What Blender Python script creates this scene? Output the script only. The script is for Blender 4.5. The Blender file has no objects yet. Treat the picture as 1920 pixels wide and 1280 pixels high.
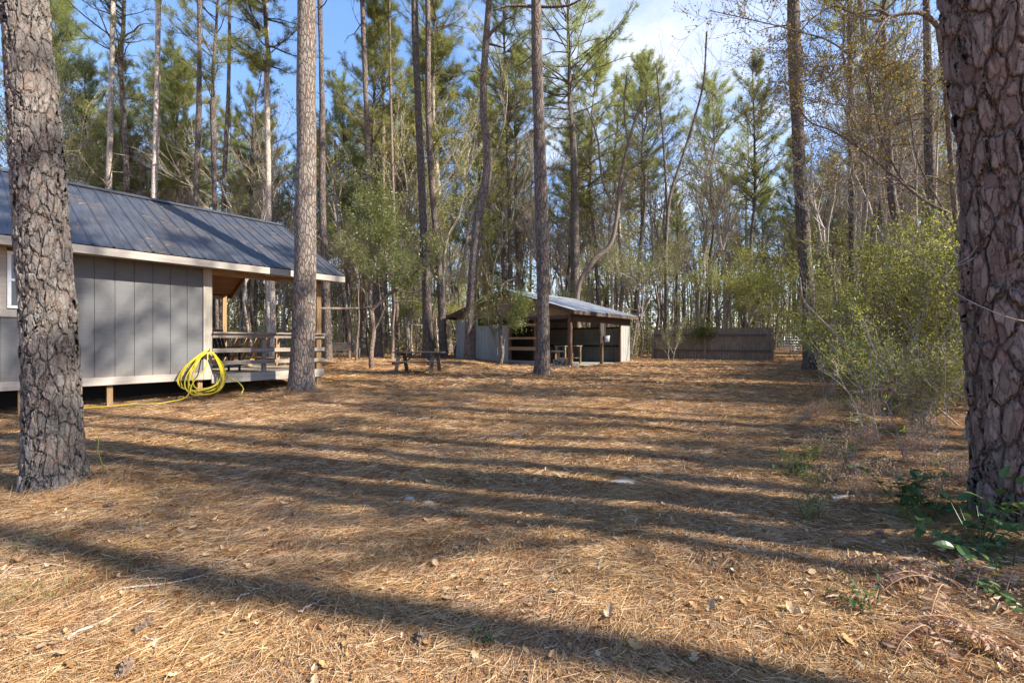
import bpy, math, random
import numpy as np
from mathutils import Vector, Matrix

# ------------------------------------------------------------------ camera, sky, sun, exposure
S = bpy.context.scene
COL = S.collection
F = 853.3                     # focal length in pixels of the 1920 px wide photo
CAMH = 1.4
cd = bpy.data.cameras.new('camera'); cam = bpy.data.objects.new('camera', cd); COL.objects.link(cam)
cd.lens = 16.0; cd.sensor_width = 36.0; cd.clip_end = 2000; cd.clip_start = 0.05
cam.location = (0, 0, CAMH); cam.rotation_euler = (math.radians(90), 0, 0)
S.camera = cam
SUN_EL = math.radians(37.0)
SH = np.array([0.957, -0.29]); SH /= np.linalg.norm(SH)          # horizontal direction towards the sun
sunv = Vector((SH[0]*math.cos(SUN_EL), SH[1]*math.cos(SUN_EL), math.sin(SUN_EL)))
sd = bpy.data.lights.new('sun', 'SUN'); sun = bpy.data.objects.new('sun', sd); COL.objects.link(sun)
sd.energy = 3.7; sd.angle = math.radians(0.55); sd.color = (1.0, 0.91, 0.77)
sun.rotation_euler = sunv.to_track_quat('Z', 'Y').to_euler(); sun.location = (20, -5, 30)
W = bpy.data.worlds.new('World'); S.world = W; W.use_nodes = True
wn = W.node_tree; wn.nodes.clear()
def wnode(t, **k):
    n = wn.nodes.new(t)
    for a, b in k.items(): setattr(n, a, b)
    return n
sky = wnode('ShaderNodeTexSky', sky_type='NISHITA', sun_disc=False)
sky.sun_elevation = SUN_EL
sky.sun_rotation = math.atan2(SH[0], SH[1])
sky.air_density = 1.0; sky.dust_density = 0.4; sky.ozone_density = 2.0
bg = wnode('ShaderNodeBackground'); bg.inputs['Strength'].default_value = 0.15
wo = wnode('ShaderNodeOutputWorld')
tc = wnode('ShaderNodeTexCoord')
sep = wnode('ShaderNodeSeparateXYZ'); wn.links.new(tc.outputs['Generated'], sep.inputs[0])
zz = wnode('ShaderNodeMath', operation='MAXIMUM'); wn.links.new(sep.outputs[2], zz.inputs[0]); zz.inputs[1].default_value = 0.05
za = wnode('ShaderNodeMath', operation='ADD'); wn.links.new(zz.outputs[0], za.inputs[0]); za.inputs[1].default_value = 0.12
vd = wnode('ShaderNodeVectorMath', operation='DIVIDE'); wn.links.new(tc.outputs['Generated'], vd.inputs[0])
cmb = wnode('ShaderNodeCombineXYZ')
for i in range(3): wn.links.new(za.outputs[0], cmb.inputs[i])
wn.links.new(cmb.outputs[0], vd.inputs[1])
cn = wnode('ShaderNodeTexNoise'); cn.inputs['Scale'].default_value = 1.7; cn.inputs['Detail'].default_value = 9; cn.inputs['Roughness'].default_value = 0.6
wn.links.new(vd.outputs[0], cn.inputs['Vector'])
dt = wnode('ShaderNodeVectorMath', operation='DOT_PRODUCT'); wn.links.new(tc.outputs['Generated'], dt.inputs[0])
cdv = Vector((0.36, 0.853, 0.60)).normalized(); dt.inputs[1].default_value = cdv
mr = wnode('ShaderNodeMapRange'); wn.links.new(dt.outputs['Value'], mr.inputs[0])
mr.inputs[1].default_value = 0.90; mr.inputs[2].default_value = 1.0; mr.inputs[3].default_value = -0.09; mr.inputs[4].default_value = 0.26
ad = wnode('ShaderNodeMath', operation='ADD'); wn.links.new(cn.outputs[0], ad.inputs[0]); wn.links.new(mr.outputs[0], ad.inputs[1])
cr = wnode('ShaderNodeMapRange'); wn.links.new(ad.outputs[0], cr.inputs[0]); cr.inputs[1].default_value = 0.55; cr.inputs[2].default_value = 0.80; cr.inputs[4].default_value = 0.85
mx = wnode('ShaderNodeMix', data_type='RGBA'); wn.links.new(cr.outputs[0], mx.inputs[0])
hs = wnode('ShaderNodeHueSaturation'); hs.inputs['Saturation'].default_value = 1.42; hs.inputs['Value'].default_value = 1.0
gm = wnode('ShaderNodeGamma'); gm.inputs[1].default_value = 0.62; wn.links.new(sky.outputs[0], gm.inputs[0])
tn = wnode('ShaderNodeMix', data_type='RGBA', blend_type='MULTIPLY'); tn.inputs[0].default_value = 1; tn.inputs[7].default_value = (.98, .95, 1.03, 1); wn.links.new(gm.outputs[0], tn.inputs[6]); wn.links.new(tn.outputs[2], hs.inputs['Color'])
wn.links.new(hs.outputs[0], mx.inputs[6]); mx.inputs[7].default_value = (2.1, 2.2, 2.4, 1)
wn.links.new(mx.outputs[2], bg.inputs['Color']); wn.links.new(bg.outputs[0], wo.inputs[0])
S.view_settings.view_transform = 'Standard'; S.view_settings.look = 'None'
S.view_settings.gamma = 1.0; S.view_settings.exposure = 1.9
S.cycles.max_bounces = 5; S.cycles.diffuse_bounces = 3; S.cycles.glossy_bounces = 2; S.cycles.transparent_max_bounces = 4
S.cycles.caustics_reflective = False; S.cycles.caustics_refractive = False

R = np.random.default_rng
rnd = random.Random(5)
# ------------------------------------------------------------------ mesh helpers
class MB:
    def __init__(s): s.v = []; s.f = []; s.n = 0
    def add(s, v, f, mat=0):
        v = np.asarray(v, dtype=np.float64).reshape(-1, 3); f = np.asarray(f, dtype=np.int64)
        s.v.append(v); s.f.append((f + s.n, mat)); s.n += len(v)
    def me(s, name, mats, smooth=False):
        me = bpy.data.meshes.new(name)
        v = np.concatenate(s.v).astype(np.float32)
        me.vertices.add(len(v)); me.vertices.foreach_set('co', v.ravel())
        li = np.concatenate([f.ravel() for f, m in s.f]); cnt = np.concatenate([np.full(len(f), f.shape[1]) for f, m in s.f])
        mi = np.concatenate([np.full(len(f), m) for f, m in s.f])
        me.loops.add(len(li)); me.loops.foreach_set('vertex_index', li.astype(np.int32))
        me.polygons.add(len(cnt)); st = np.concatenate([[0], np.cumsum(cnt)[:-1]])
        me.polygons.foreach_set('loop_start', st.astype(np.int32))
        me.polygons.foreach_set('material_index', mi.astype(np.int32))
        if smooth: me.polygons.foreach_set('use_smooth', np.ones(len(cnt), dtype=bool))
        else: me.polygons.foreach_set('use_smooth', np.zeros(len(cnt), dtype=bool))
        for m in mats: me.materials.append(m)
        me.update(calc_edges=True); me.validate()
        return me
BOXF = np.array([[0,3,2,1],[4,5,6,7],[0,1,5,4],[1,2,6,5],[2,3,7,6],[3,0,4,7]])
def box(mb, x0, x1, y0, y1, z0, z1, mat=0):
    mb.add([[x0,y0,z0],[x1,y0,z0],[x1,y1,z0],[x0,y1,z0],[x0,y0,z1],[x1,y0,z1],[x1,y1,z1],[x0,y1,z1]], BOXF, mat)
def beam(mb, a, b, w, h, mat=0, up=(0,0,1)):
    a = np.array(a, float); b = np.array(b, float); t = (b-a)/np.linalg.norm(b-a); up = np.array(up, float)
    if abs(t@up) > .97: up = np.array([1.,0,0])
    s = np.cross(t, up); s /= np.linalg.norm(s); u = np.cross(s, t)
    c = [a-s*w/2-u*h/2, a+s*w/2-u*h/2, a+s*w/2+u*h/2, a-s*w/2+u*h/2]
    d = [q+(b-a) for q in c]
    mb.add(np.array(c+d), BOXF, mat)
def tube(mb, P, r, sides=8, mat=0, cap=True, wob=None):
    P = np.asarray(P, float); n = len(P); r = np.broadcast_to(np.asarray(r, float), (n,))
    T = np.gradient(P, axis=0); T /= np.linalg.norm(T, axis=1, keepdims=True)+1e-9
    m = np.abs(P[-1]-P[0]); ref = np.eye(3)[np.argmin(m)]
    U = np.cross(T, ref); U /= np.linalg.norm(U, axis=1, keepdims=True)+1e-9; V = np.cross(T, U)
    a = np.arange(sides)*2*math.pi/sides
    rr = r[:, None]*(1 if wob is None else wob)
    ring = P[:, None]+ (U[:, None]*np.cos(a)[None, :, None]+V[:, None]*np.sin(a)[None, :, None])*np.asarray(rr)[..., None] if wob is not None else \
        P[:, None]+(U[:, None]*np.cos(a)[None, :, None]+V[:, None]*np.sin(a)[None, :, None])*r[:, None, None]
    i = np.arange(n-1)[:, None]*sides; j = np.arange(sides)[None]; k = (j+1) % sides
    f = np.stack([i+j, i+k, i+sides+k, i+sides+j], -1).reshape(-1, 4)
    base = mb.n
    mb.add(ring.reshape(-1, 3), f, mat)
    if cap:
        for q, rev in ((0, 0), (n-1, 1)):
            mb.v.append(P[q:q+1]); c = mb.n; mb.n += 1
            o = base+q*sides; jj = np.arange(sides)
            tri = np.stack([np.full(sides, c), o+jj, o+(jj+1) % sides], -1)
            mb.f.append((tri[:, ::-1] if not rev else tri, mat))
def segs(mb, A, B, ra, rb, sides=3, mat=0):
    A = np.asarray(A, float).reshape(-1, 3); B = np.asarray(B, float).reshape(-1, 3); n = len(A)
    if n == 0: return
    ra = np.asarray(ra, float); rb = np.asarray(rb, float)
    T = B-A; T /= np.linalg.norm(T, axis=1, keepdims=True)+1e-9
    ref = np.where(np.abs(T[:, 2:3]) > .8, np.array([[1., 0, 0]]), np.array([[0, 0, 1.]]))
    U = np.cross(T, ref); U /= np.linalg.norm(U, axis=1, keepdims=True)+1e-9; V = np.cross(T, U)
    a = np.arange(sides)*2*math.pi/sides
    D = U[:, None]*np.cos(a)[None, :, None]+V[:, None]*np.sin(a)[None, :, None]
    v = np.concatenate([A[:, None]+D*ra[:, None, None], B[:, None]+D*rb[:, None, None]], 1)
    j = np.arange(sides); k = (j+1) % sides
    f = np.stack([j, k, sides+k, sides+j], -1)
    mb.add(v.reshape(-1, 3), (f[None]+(np.arange(n)*2*sides)[:, None, None]).reshape(-1, 4), mat)
def unit(v): return v/(np.linalg.norm(v, axis=-1, keepdims=True)+1e-9)
def leaves(mb, P, D, L, Wd, rng, mat=0, droop=0.25, flat=None):
    """diamond leaves folded along the midrib: 2 tris each"""
    n = len(P); D = unit(D); N = unit(rng.normal(size=(n, 3))+(0 if flat is None else np.array([0, 0, flat])))
    Sx = unit(np.cross(D, N)); N = np.cross(Sx, D)
    L = np.broadcast_to(L, (n,))[:, None]; Wd = np.broadcast_to(Wd, (n,))[:, None]
    tip = P+D*L-N*L*droop; mid = P+D*L*.48
    l = mid+Sx*Wd/2+N*Wd*.15; r = mid-Sx*Wd/2+N*Wd*.15
    v = np.stack([P, l, tip, r], 1).reshape(-1, 3)
    i = np.arange(n)[:, None]*4
    mb.add(v, np.concatenate([i+np.array([[0, 2, 1]]), i+np.array([[0, 3, 2]])], 0), mat)
def needles(mb, P, D, L, w, rng, mat=0):
    n = len(P); D = unit(D); Sx = unit(np.cross(D, rng.normal(size=(n, 3))))
    L = np.broadcast_to(L, (n,))[:, None]; w = np.broadcast_to(w, (n,))[:, None]
    v = np.stack([P-Sx*w/2, P+Sx*w/2, P+D*L], 1).reshape(-1, 3)
    i = np.arange(n)[:, None]*3
    mb.add(v, i+np.array([[0, 1, 2]]), mat)

# ------------------------------------------------------------------ object helpers
def tagp(o, label=None, cat=None, group=None, kind=None):
    if label: o['label'] = label
    if cat: o['category'] = cat
    if group: o['group'] = group
    if kind: o['kind'] = kind
    return o
def thing(name, label, cat, loc=(0, 0, 0), rz=0, group=None):
    o = bpy.data.objects.new(name, None); COL.objects.link(o); o.location = loc; o.rotation_euler = (0, 0, rz)
    o.empty_display_size = .2
    return tagp(o, label, cat, group)
def link(name, me, parent=None, loc=(0, 0, 0), rot=(0, 0, 0), sc=(1, 1, 1)):
    o = bpy.data.objects.new(name, me); COL.objects.link(o); o.location = loc; o.rotation_euler = rot; o.scale = sc
    if parent: o.parent = parent
    return o
def obj(name, mb, mats, parent=None, smooth=False, **k):
    if not isinstance(mats, (list, tuple)): mats = [mats]
    return link(name, mb.me(name, mats, smooth), parent, **k)

# ------------------------------------------------------------------ materials
def newmat(name):
    m = bpy.data.materials.new(name); m.use_nodes = True; nt = m.node_tree; nt.nodes.clear()
    return m, nt
class N:
    def __init__(s, nt): s.nt = nt
    def __call__(s, t, ins=None, **k):
        n = s.nt.nodes.new(t)
        for a, b in k.items(): setattr(n, a, b)
        for a, b in (ins or {}).items():
            if isinstance(b, bpy.types.NodeSocket): s.nt.links.new(b, n.inputs[a])
            else: n.inputs[a].default_value = b
        return n
    def ramp(s, fac, stops, interp='LINEAR'):
        n = s.nt.nodes.new('ShaderNodeValToRGB'); s.nt.links.new(fac, n.inputs[0]); cr = n.color_ramp; cr.interpolation = interp
        while len(cr.elements) < len(stops): cr.elements.new(.5)
        for e, (p, c) in zip(cr.elements, stops):
            e.position = p; e.color = (*c, 1) if len(c) == 3 else c
        return n.outputs[0]
    def mr(s, v, a, b, c=0., d=1.): return s('ShaderNodeMapRange', {0: v, 1: a, 2: b, 3: c, 4: d}).outputs[0]
    def math(s, op, a, b=0.): return s('ShaderNodeMath', {0: a, 1: b}, operation=op).outputs[0]
    def mix(s, f, a, b, bt='MIX'): return s('ShaderNodeMix', {0: f, 6: a, 7: b}, data_type='RGBA', blend_type=bt).outputs[2]
    def noise(s, v, sc, det=3., ro=.55): return s('ShaderNodeTexNoise', {'Vector': v, 'Scale': sc, 'Detail': det, 'Roughness': ro})
    def map(s, v, sc=(1, 1, 1), rot=(0, 0, 0), loc=(0, 0, 0)): return s('ShaderNodeMapping', {0: v, 'Scale': sc, 'Rotation': rot, 'Location': loc}).outputs[0]
def c4(c): return (*c, 1) if len(c) == 3 else c
def out(nt, sh, disp=None):
    o = nt.nodes.new('ShaderNodeOutputMaterial'); nt.links.new(sh, o.inputs[0])
    if disp is not None: nt.links.new(disp, o.inputs[2])
def leafmat(name, cols, trans=.4, gloss=.0, objvar=.25, patch=False):
    m, nt = newmat(name); n = N(nt)
    g = n('ShaderNodeNewGeometry'); oi = n('ShaderNodeObjectInfo')
    st = [(i/(len(cols)-1), c) for i, c in enumerate(cols)]
    c = n.ramp(g.outputs['Random Per Island'], st)
    if patch:
        tt = n('ShaderNodeTexCoord').outputs['Object']; p1 = n.noise(tt, .7, 5., .65).outputs[0]; p2 = n.noise(tt, 2.7, 4., .7).outputs[0]
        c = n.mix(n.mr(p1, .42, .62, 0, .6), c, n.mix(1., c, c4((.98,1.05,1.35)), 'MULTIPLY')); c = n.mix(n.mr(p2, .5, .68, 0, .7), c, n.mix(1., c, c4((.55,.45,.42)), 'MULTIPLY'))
    v = n.mr(oi.outputs['Random'], 0, 1, 1-objvar, 1+objvar)
    hue = n.mr(n.math('FRACT', n.math('MULTIPLY', oi.outputs['Random'], 7.31)), 0, 1, .485, .515)
    hv = n('ShaderNodeHueSaturation', {'Color': c, 'Value': v, 'Hue': hue}).outputs[0]
    d = n('ShaderNodeBsdfDiffuse', {'Color': hv}).outputs[0]
    t = n('ShaderNodeBsdfTranslucent', {'Color': n.mix(.3 if trans < .3 else .5, hv, c4((.42, .45, .12)) if cols[1][1] >= cols[1][0] else hv, 'MIX')}).outputs[0]
    sh = n('ShaderNodeMixShader', {0: trans, 1: d, 2: t}).outputs[0]
    if gloss > 0:
        gl = n('ShaderNodeBsdfGlossy', {'Color': (.9, .95, 1, 1), 'Roughness': .38}).outputs[0]
        sh = n('ShaderNodeMixShader', {0: gloss, 1: sh, 2: gl}).outputs[0]
    out(nt, sh); return m
M = {}
M['pine'] = leafmat('pine_needles', [(.13,.155,.055),(.21,.235,.08),(.30,.31,.10),(.36,.35,.12),(.30,.21,.10)], .55)
M['pine2'] = leafmat('pine_needles_bluish', [(.11,.145,.065),(.18,.215,.09),(.26,.285,.11),(.33,.33,.13)], .55)
M['ever'] = leafmat('evergreen_leaves', [(.06,.085,.02),(.11,.14,.03),(.18,.205,.045),(.28,.28,.075)], .42, .04)
M['yell'] = leafmat('yellow_green_leaves', [(.09,.12,.02),(.20,.24,.03),(.34,.37,.05),(.44,.42,.07),(.24,.16,.05)], .55, .02)
M['brown'] = leafmat('dry_brown_leaves', [(.09,.06,.035),(.17,.10,.05),(.26,.17,.09),(.32,.24,.13),(.14,.14,.05)], .35)
M['olive'] = leafmat('olive_mixed_leaves', [(.13,.11,.06),(.20,.18,.08),(.29,.25,.13),(.27,.26,.09),(.38,.31,.19)], .4)
M['brush2'] = leafmat('undergrowth_leaves', [(.15,.15,.05),(.25,.25,.07),(.36,.33,.12),(.34,.26,.14)], .5)
M['gold'] = leafmat('bright_yellow_leaves', [(.45,.30,.03),(.55,.42,.04),(.40,.36,.05)], .5)
M['glossy'] = leafmat('broad_green_leaves', [(.03,.07,.02),(.05,.105,.03),(.085,.15,.04)], .25, .03, .1)
M['straw'] = leafmat('pine_straw', [(.13,.06,.028),(.30,.15,.066),(.43,.245,.11),(.52,.345,.175),(.59,.45,.275),(.33,.225,.14)], .2, 0, 0, True)
M['deadleaf'] = leafmat('fallen_leaves', [(.14,.07,.035),(.30,.16,.075),(.42,.25,.12),(.46,.33,.21),(.26,.17,.11)], .2, .03, 0)
M['fern'] = leafmat('dead_fern', [(.28,.15,.08),(.45,.30,.18),(.55,.44,.31)], .3, 0, 0)

def barkmat(name, plate, mid, crack, scale, amp, flake=.45, disp=False, bump=1., zst=.42, warm=(.25,.13,.08), lichen=.25, cw=.12, wq=.8):
    m, nt = newmat(name); n = N(nt)
    tcd = n('ShaderNodeTexCoord').outputs['Object']
    p = n.map(tcd, (1, 1, zst))
    w = n.noise(p, scale*.55, 3.)
    wv = n('ShaderNodeVectorMath', {0: w.outputs['Color'], 1: (.5, .5, .5)}, operation='SUBTRACT').outputs[0]
    wv = n('ShaderNodeVectorMath', {0: wv, 3: wq/scale}, operation='SCALE').outputs[0]
    w2 = n.noise(p, scale*3.2, 2.)
    wv2 = n('ShaderNodeVectorMath', {0: w2.outputs['Color'], 1: (.5, .5, .5)}, operation='SUBTRACT').outputs[0]
    wv2 = n('ShaderNodeVectorMath', {0: wv2, 3: .3/scale}, operation='SCALE').outputs[0]
    q = n('ShaderNodeVectorMath', {0: p, 1: wv}, operation='ADD').outputs[0]
    q = n('ShaderNodeVectorMath', {0: q, 1: wv2}, operation='ADD').outputs[0]
    e = n('ShaderNodeTexVoronoi', {'Vector': q, 'Scale': scale}, feature='DISTANCE_TO_EDGE').outputs['Distance']
    e2 = n('ShaderNodeTexVoronoi', {'Vector': q, 'Scale': scale*2.1}, feature='DISTANCE_TO_EDGE').outputs['Distance']
    cc = n('ShaderNodeTexVoronoi', {'Vector': q, 'Scale': scale*2.1}, feature='F1').outputs['Color']
    cs = n('ShaderNodeSeparateColor', {0: cc})
    fine = n.noise(n.map(tcd, (1, 1, .7)), scale*(7 if scale > 8 else 11), 6., .75).outputs[0]
    pl = n.mr(e, .01, cw); pl2 = n.mr(e2, 0., .13)
    h = n.math('MULTIPLY', pl, n.math('ADD', 1-flake, n.math('MULTIPLY', cs.outputs[0], flake)))
    h = n.math('MULTIPLY', h, n.math('ADD', .72, n.math('MULTIPLY', pl2, .28)))
    h = n.math('ADD', h, n.math('MULTIPLY', fine, .28 if not disp else .17))
    col = n.ramp(h, [(.10, crack), (.34, tuple((a+2*b)/3 for a, b in zip(crack, mid))), (.5, mid), (.98, plate)])
    col = n.mix(n.mr(cs.outputs[1], .62, .95, 0, .55 if not disp else .3), col, c4(warm))
    lich = n.noise(tcd, 3.3, 5.).outputs[0]
    col = n.mix(n.mr(lich, .55, .72, 0, lichen), col, c4((.33,.34,.31)))
    mot = n.noise(tcd, scale*1.6, 6., .75).outputs[0]
    if disp: col = n.mix(n.mr(mot, .40, .62, .0, .55), col, n.mix(1., col, c4((.48,.46,.45)), 'MULTIPLY'))
    col = n.mix(n.mr(fine, .3, .75, .0, .5), col, n.mix(.5, col, c4(plate)), 'MIX')
    oi = n('ShaderNodeObjectInfo'); col = n('ShaderNodeHueSaturation', {'Color': col, 'Value': n.mr(oi.outputs['Random'], 0, 1, .8, 1.2)}).outputs[0]
    bs = n('ShaderNodeBsdfPrincipled', {'Base Color': col, 'Roughness': .88, 'Specular IOR Level': .25})
    if disp:
        d = n('ShaderNodeDisplacement', {'Height': h, 'Midlevel': .6, 'Scale': amp}).outputs[0]
        out(nt, bs.outputs[0], d); m.displacement_method = 'BOTH'
    else:
        b = n('ShaderNodeBump', {'Height': h, 'Strength': bump, 'Distance': amp}); nt.links.new(b.outputs[0], bs.inputs['Normal']); out(nt, bs.outputs[0])
    return m
M['bark_near'] = barkmat('pine_bark_flaky_grey', (.25,.225,.21), (.14,.125,.115), (.024,.02,.017), 15., .03, .6, True, wq=.95, cw=.10, zst=.37)
M['bark_right'] = barkmat('pine_bark_deep_plates', (.27,.215,.195), (.15,.11,.095), (.02,.014,.012), 10.5, .042, .65, True, cw=.11, wq=.95, zst=.32, warm=(.24,.10,.07), lichen=.15)
M['bark_mid'] = barkmat('pine_bark_mid', (.27,.24,.22), (.15,.125,.11), (.03,.024,.02), 16., .035, .5, False, cw=.16, zst=.30, wq=1.)
M['bark_far'] = barkmat('pine_bark_far', (.20,.175,.162), (.11,.093,.085), (.03,.024,.021), 12., .035, .5, False, cw=.18, zst=.30, wq=1.)
M['bark_pale'] = barkmat('pale_bark', (.46,.41,.36), (.35,.31,.28), (.12,.10,.09), 9., .012, .35, False)
M['bark_dark'] = barkmat('dark_smooth_bark', (.20,.165,.14), (.13,.10,.085), (.04,.03,.026), 14., .012, .3, False)
M['twig'] = barkmat('twig_bark', (.40,.36,.32), (.24,.20,.17), (.10,.08,.07), 20., .003, .3, False)
M['twig_pale'] = barkmat('pale_twig', (.42,.36,.30), (.32,.26,.21), (.15,.12,.10), 20., .003, .3, False)

def woodmat(name, c1, c2, dark=.5, axis=0, sc=1., rough=.8, spec=.3):
    m, nt = newmat(name); n = N(nt); t = n('ShaderNodeTexCoord').outputs['Object']
    st = [14, 14, 14]; st[axis] = .9
    a = n.noise(n.map(t, tuple(s*sc for s in st)), 2.2, 5., .65).outputs[0]
    b = n.noise(t, 1.7*sc, 4.).outputs[0]
    c = n.ramp(a, [(.28, tuple(x*dark for x in c1)), (.5, c1), (.75, c2)])
    c = n.mix(n.mr(b, .45, .75, 0, .35), c, n.mix(1., c, c4((.55,.5,.48)), 'MULTIPLY'))
    bs = n('ShaderNodeBsdfPrincipled', {'Base Color': c, 'Roughness': rough, 'Specular IOR Level': spec})
    bp = n('ShaderNodeBump', {'Height': a, 'Strength': .5, 'Distance': .004}); nt.links.new(bp.outputs[0], bs.inputs['Normal'])
    out(nt, bs.outputs[0]); return m
M['wood_tan'] = woodmat('tan_lumber', (.30,.19,.095), (.40,.27,.15), axis=2)
M['wood_tanx'] = woodmat('tan_lumber_level', (.30,.19,.10), (.40,.28,.16), axis=0)
M['wood_grey'] = woodmat('weathered_grey_wood', (.24,.205,.175), (.36,.32,.28), axis=0)
M['wood_pale'] = woodmat('pale_painted_wood', (.33,.30,.265), (.43,.40,.355), .85, axis=0)
M['wood_pale_z'] = woodmat('pale_corner_board', (.33,.30,.25), (.42,.385,.335), .85, axis=2)
M['wood_red'] = woodmat('reddish_brown_wood', (.13,.075,.05), (.20,.12,.08), axis=2)
M['wood_redx'] = woodmat('reddish_brown_beam', (.085,.058,.045), (.145,.105,.08), axis=0)
M['ply'] = woodmat('plywood_brown', (.24,.16,.095), (.33,.235,.145), .8, axis=1, sc=.6)
M['ply_red'] = woodmat('stained_plywood', (.20,.105,.06), (.28,.17,.10), .75, axis=0, sc=.5)
M['fence'] = woodmat('fence_board', (.20,.155,.115), (.28,.225,.175), .45, axis=2)
M['fence2'] = woodmat('fence_rail', (.11,.09,.075), (.16,.135,.115), .6, axis=0)
M['table'] = woodmat('old_grey_table_wood', (.15,.12,.10), (.27,.225,.19), .5, axis=0)
M['log'] = woodmat('split_firewood', (.36,.27,.2), (.52,.42,.33), .5, axis=1)

def plain(name, c, rough=.6, metal=0., var=.15, sc=6., bump=.0, c2=None, spec=.5):
    m, nt = newmat(name); n = N(nt); t = n('ShaderNodeTexCoord').outputs['Object']
    a = n.noise(t, sc, 6., .6).outputs[0]
    c2 = c2 or tuple(x*(1-var*2) for x in c)
    col = n.ramp(a, [(.3, c2), (.65, c)])
    bs = n('ShaderNodeBsdfPrincipled', {'Base Color': col, 'Roughness': rough, 'Metallic': metal, 'Specular IOR Level': spec})
    if bump: nt.links.new(n('ShaderNodeBump', {'Height': a, 'Strength': .6, 'Distance': bump}).outputs[0], bs.inputs['Normal'])
    out(nt, bs.outputs[0]); return m
M['hose'] = plain('yellow_hose', (.50,.40,.015), .35, 0, .08, 8)
M['dark'] = plain('black_underfloor_shade', (.02,.02,.022), .9)  # flat black that paints in the shade beneath the cabin
M['iron'] = plain('dark_metal', (.05,.05,.055), .5, .5)
M['galv'] = plain('galvanised_tube', (.55,.57,.60), .4, .7)
M['white'] = plain('white_plastic', (.78,.78,.76), .45, 0, .06)
M['vinyl'] = plain('window_vinyl', (.72,.74,.78), .4, 0, .05)
M['concrete'] = plain('old_concrete', (.42,.39,.33), .9, 0, .2, 5, .004)
M['cloth'] = plain('dark_cloth', (.06,.045,.04), .95, 0, .2, 9)
M['stone'] = plain('pale_stone', (.38,.34,.29), .9, 0, .2, 12, .004)
M['cone'] = plain('pine_cone_scales', (.25,.17,.12), .85, 0, .3, 40, .002)
m, nt = newmat('window_glass'); n = N(nt)
out(nt, n('ShaderNodeBsdfPrincipled', {'Base Color': (.02,.025,.03,1), 'Roughness': .05, 'Specular IOR Level': .8}).outputs[0]); M['glass'] = m

def siding(name, c1, c2):
    m, nt = newmat(name); n = N(nt); t = n('ShaderNodeTexCoord').outputs['Object']
    a = n.noise(n.map(t, (2., 2., 60)), 1.5, 4., .6).outputs[0]
    b = n.noise(t, 2.2, 6., .7).outputs[0]
    c = n.mix(n.mr(a, .3, .7), c4(c1), c4(c2)); c = n.mix(n.mr(b, .42, .75, 0, .35), c, c4(tuple(x*.75 for x in c1)))
    z = n('ShaderNodeSeparateXYZ', {0: t}).outputs[2]
    c = n.mix(n.mr(n.math('ADD', z, n.math('MULTIPLY', b, .4)), .75, 1.2, .4, 0), c, c4((.30,.25,.20)))
    bs = n('ShaderNodeBsdfPrincipled', {'Base Color': c, 'Roughness': .75, 'Specular IOR Level': .3})
    nt.links.new(n('ShaderNodeBump', {'Height': a, 'Strength': .6, 'Distance': .005}).outputs[0], bs.inputs['Normal'])
    out(nt, bs.outputs[0]); return m
M['siding'] = siding('grey_painted_siding', (.105,.107,.112), (.138,.141,.147))
def roofmat(name, c1, c2, c3, metal, rough, streak):
    m, nt = newmat(name); n = N(nt); t = n('ShaderNodeTexCoord').outputs['Object']
    a = n.noise(n.map(t, streak), 1.6, 6., .68).outputs[0]; b = n.noise(t, 1.3, 5., .7).outputs[0]; g = n.noise(t, 14., 4., .7).outputs[0]
    c = n.mix(n.mr(a, .35, .7), c4(c1), c4(c2)); c = n.mix(n.math('MULTIPLY', n.mr(b, .48, .68), n.mr(g, .40, .68)), c, c4(c3))
    bs = n('ShaderNodeBsdfPrincipled', {'Base Color': c, 'Roughness': n.mr(a, .3, .7, rough*.8, rough*1.3), 'Metallic': metal})
    out(nt, bs.outputs[0]); return m
M['roof'] = roofmat('blue_grey_metal_roof', (.045,.052,.072), (.10,.106,.125), (.15,.115,.08), .4, .42, (8, .9, .9))
M['roof_shed'] = roofmat('weathered_galvanised_roof', (.34,.36,.39), (.55,.57,.60), (.28,.24,.19), .3, .5, (6, .8, .8))
M['metalwall'] = roofmat('offwhite_ribbed_siding', (.27,.275,.265), (.36,.365,.35), (.22,.20,.16), .0, .55, (8, 8, .5))

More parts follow.
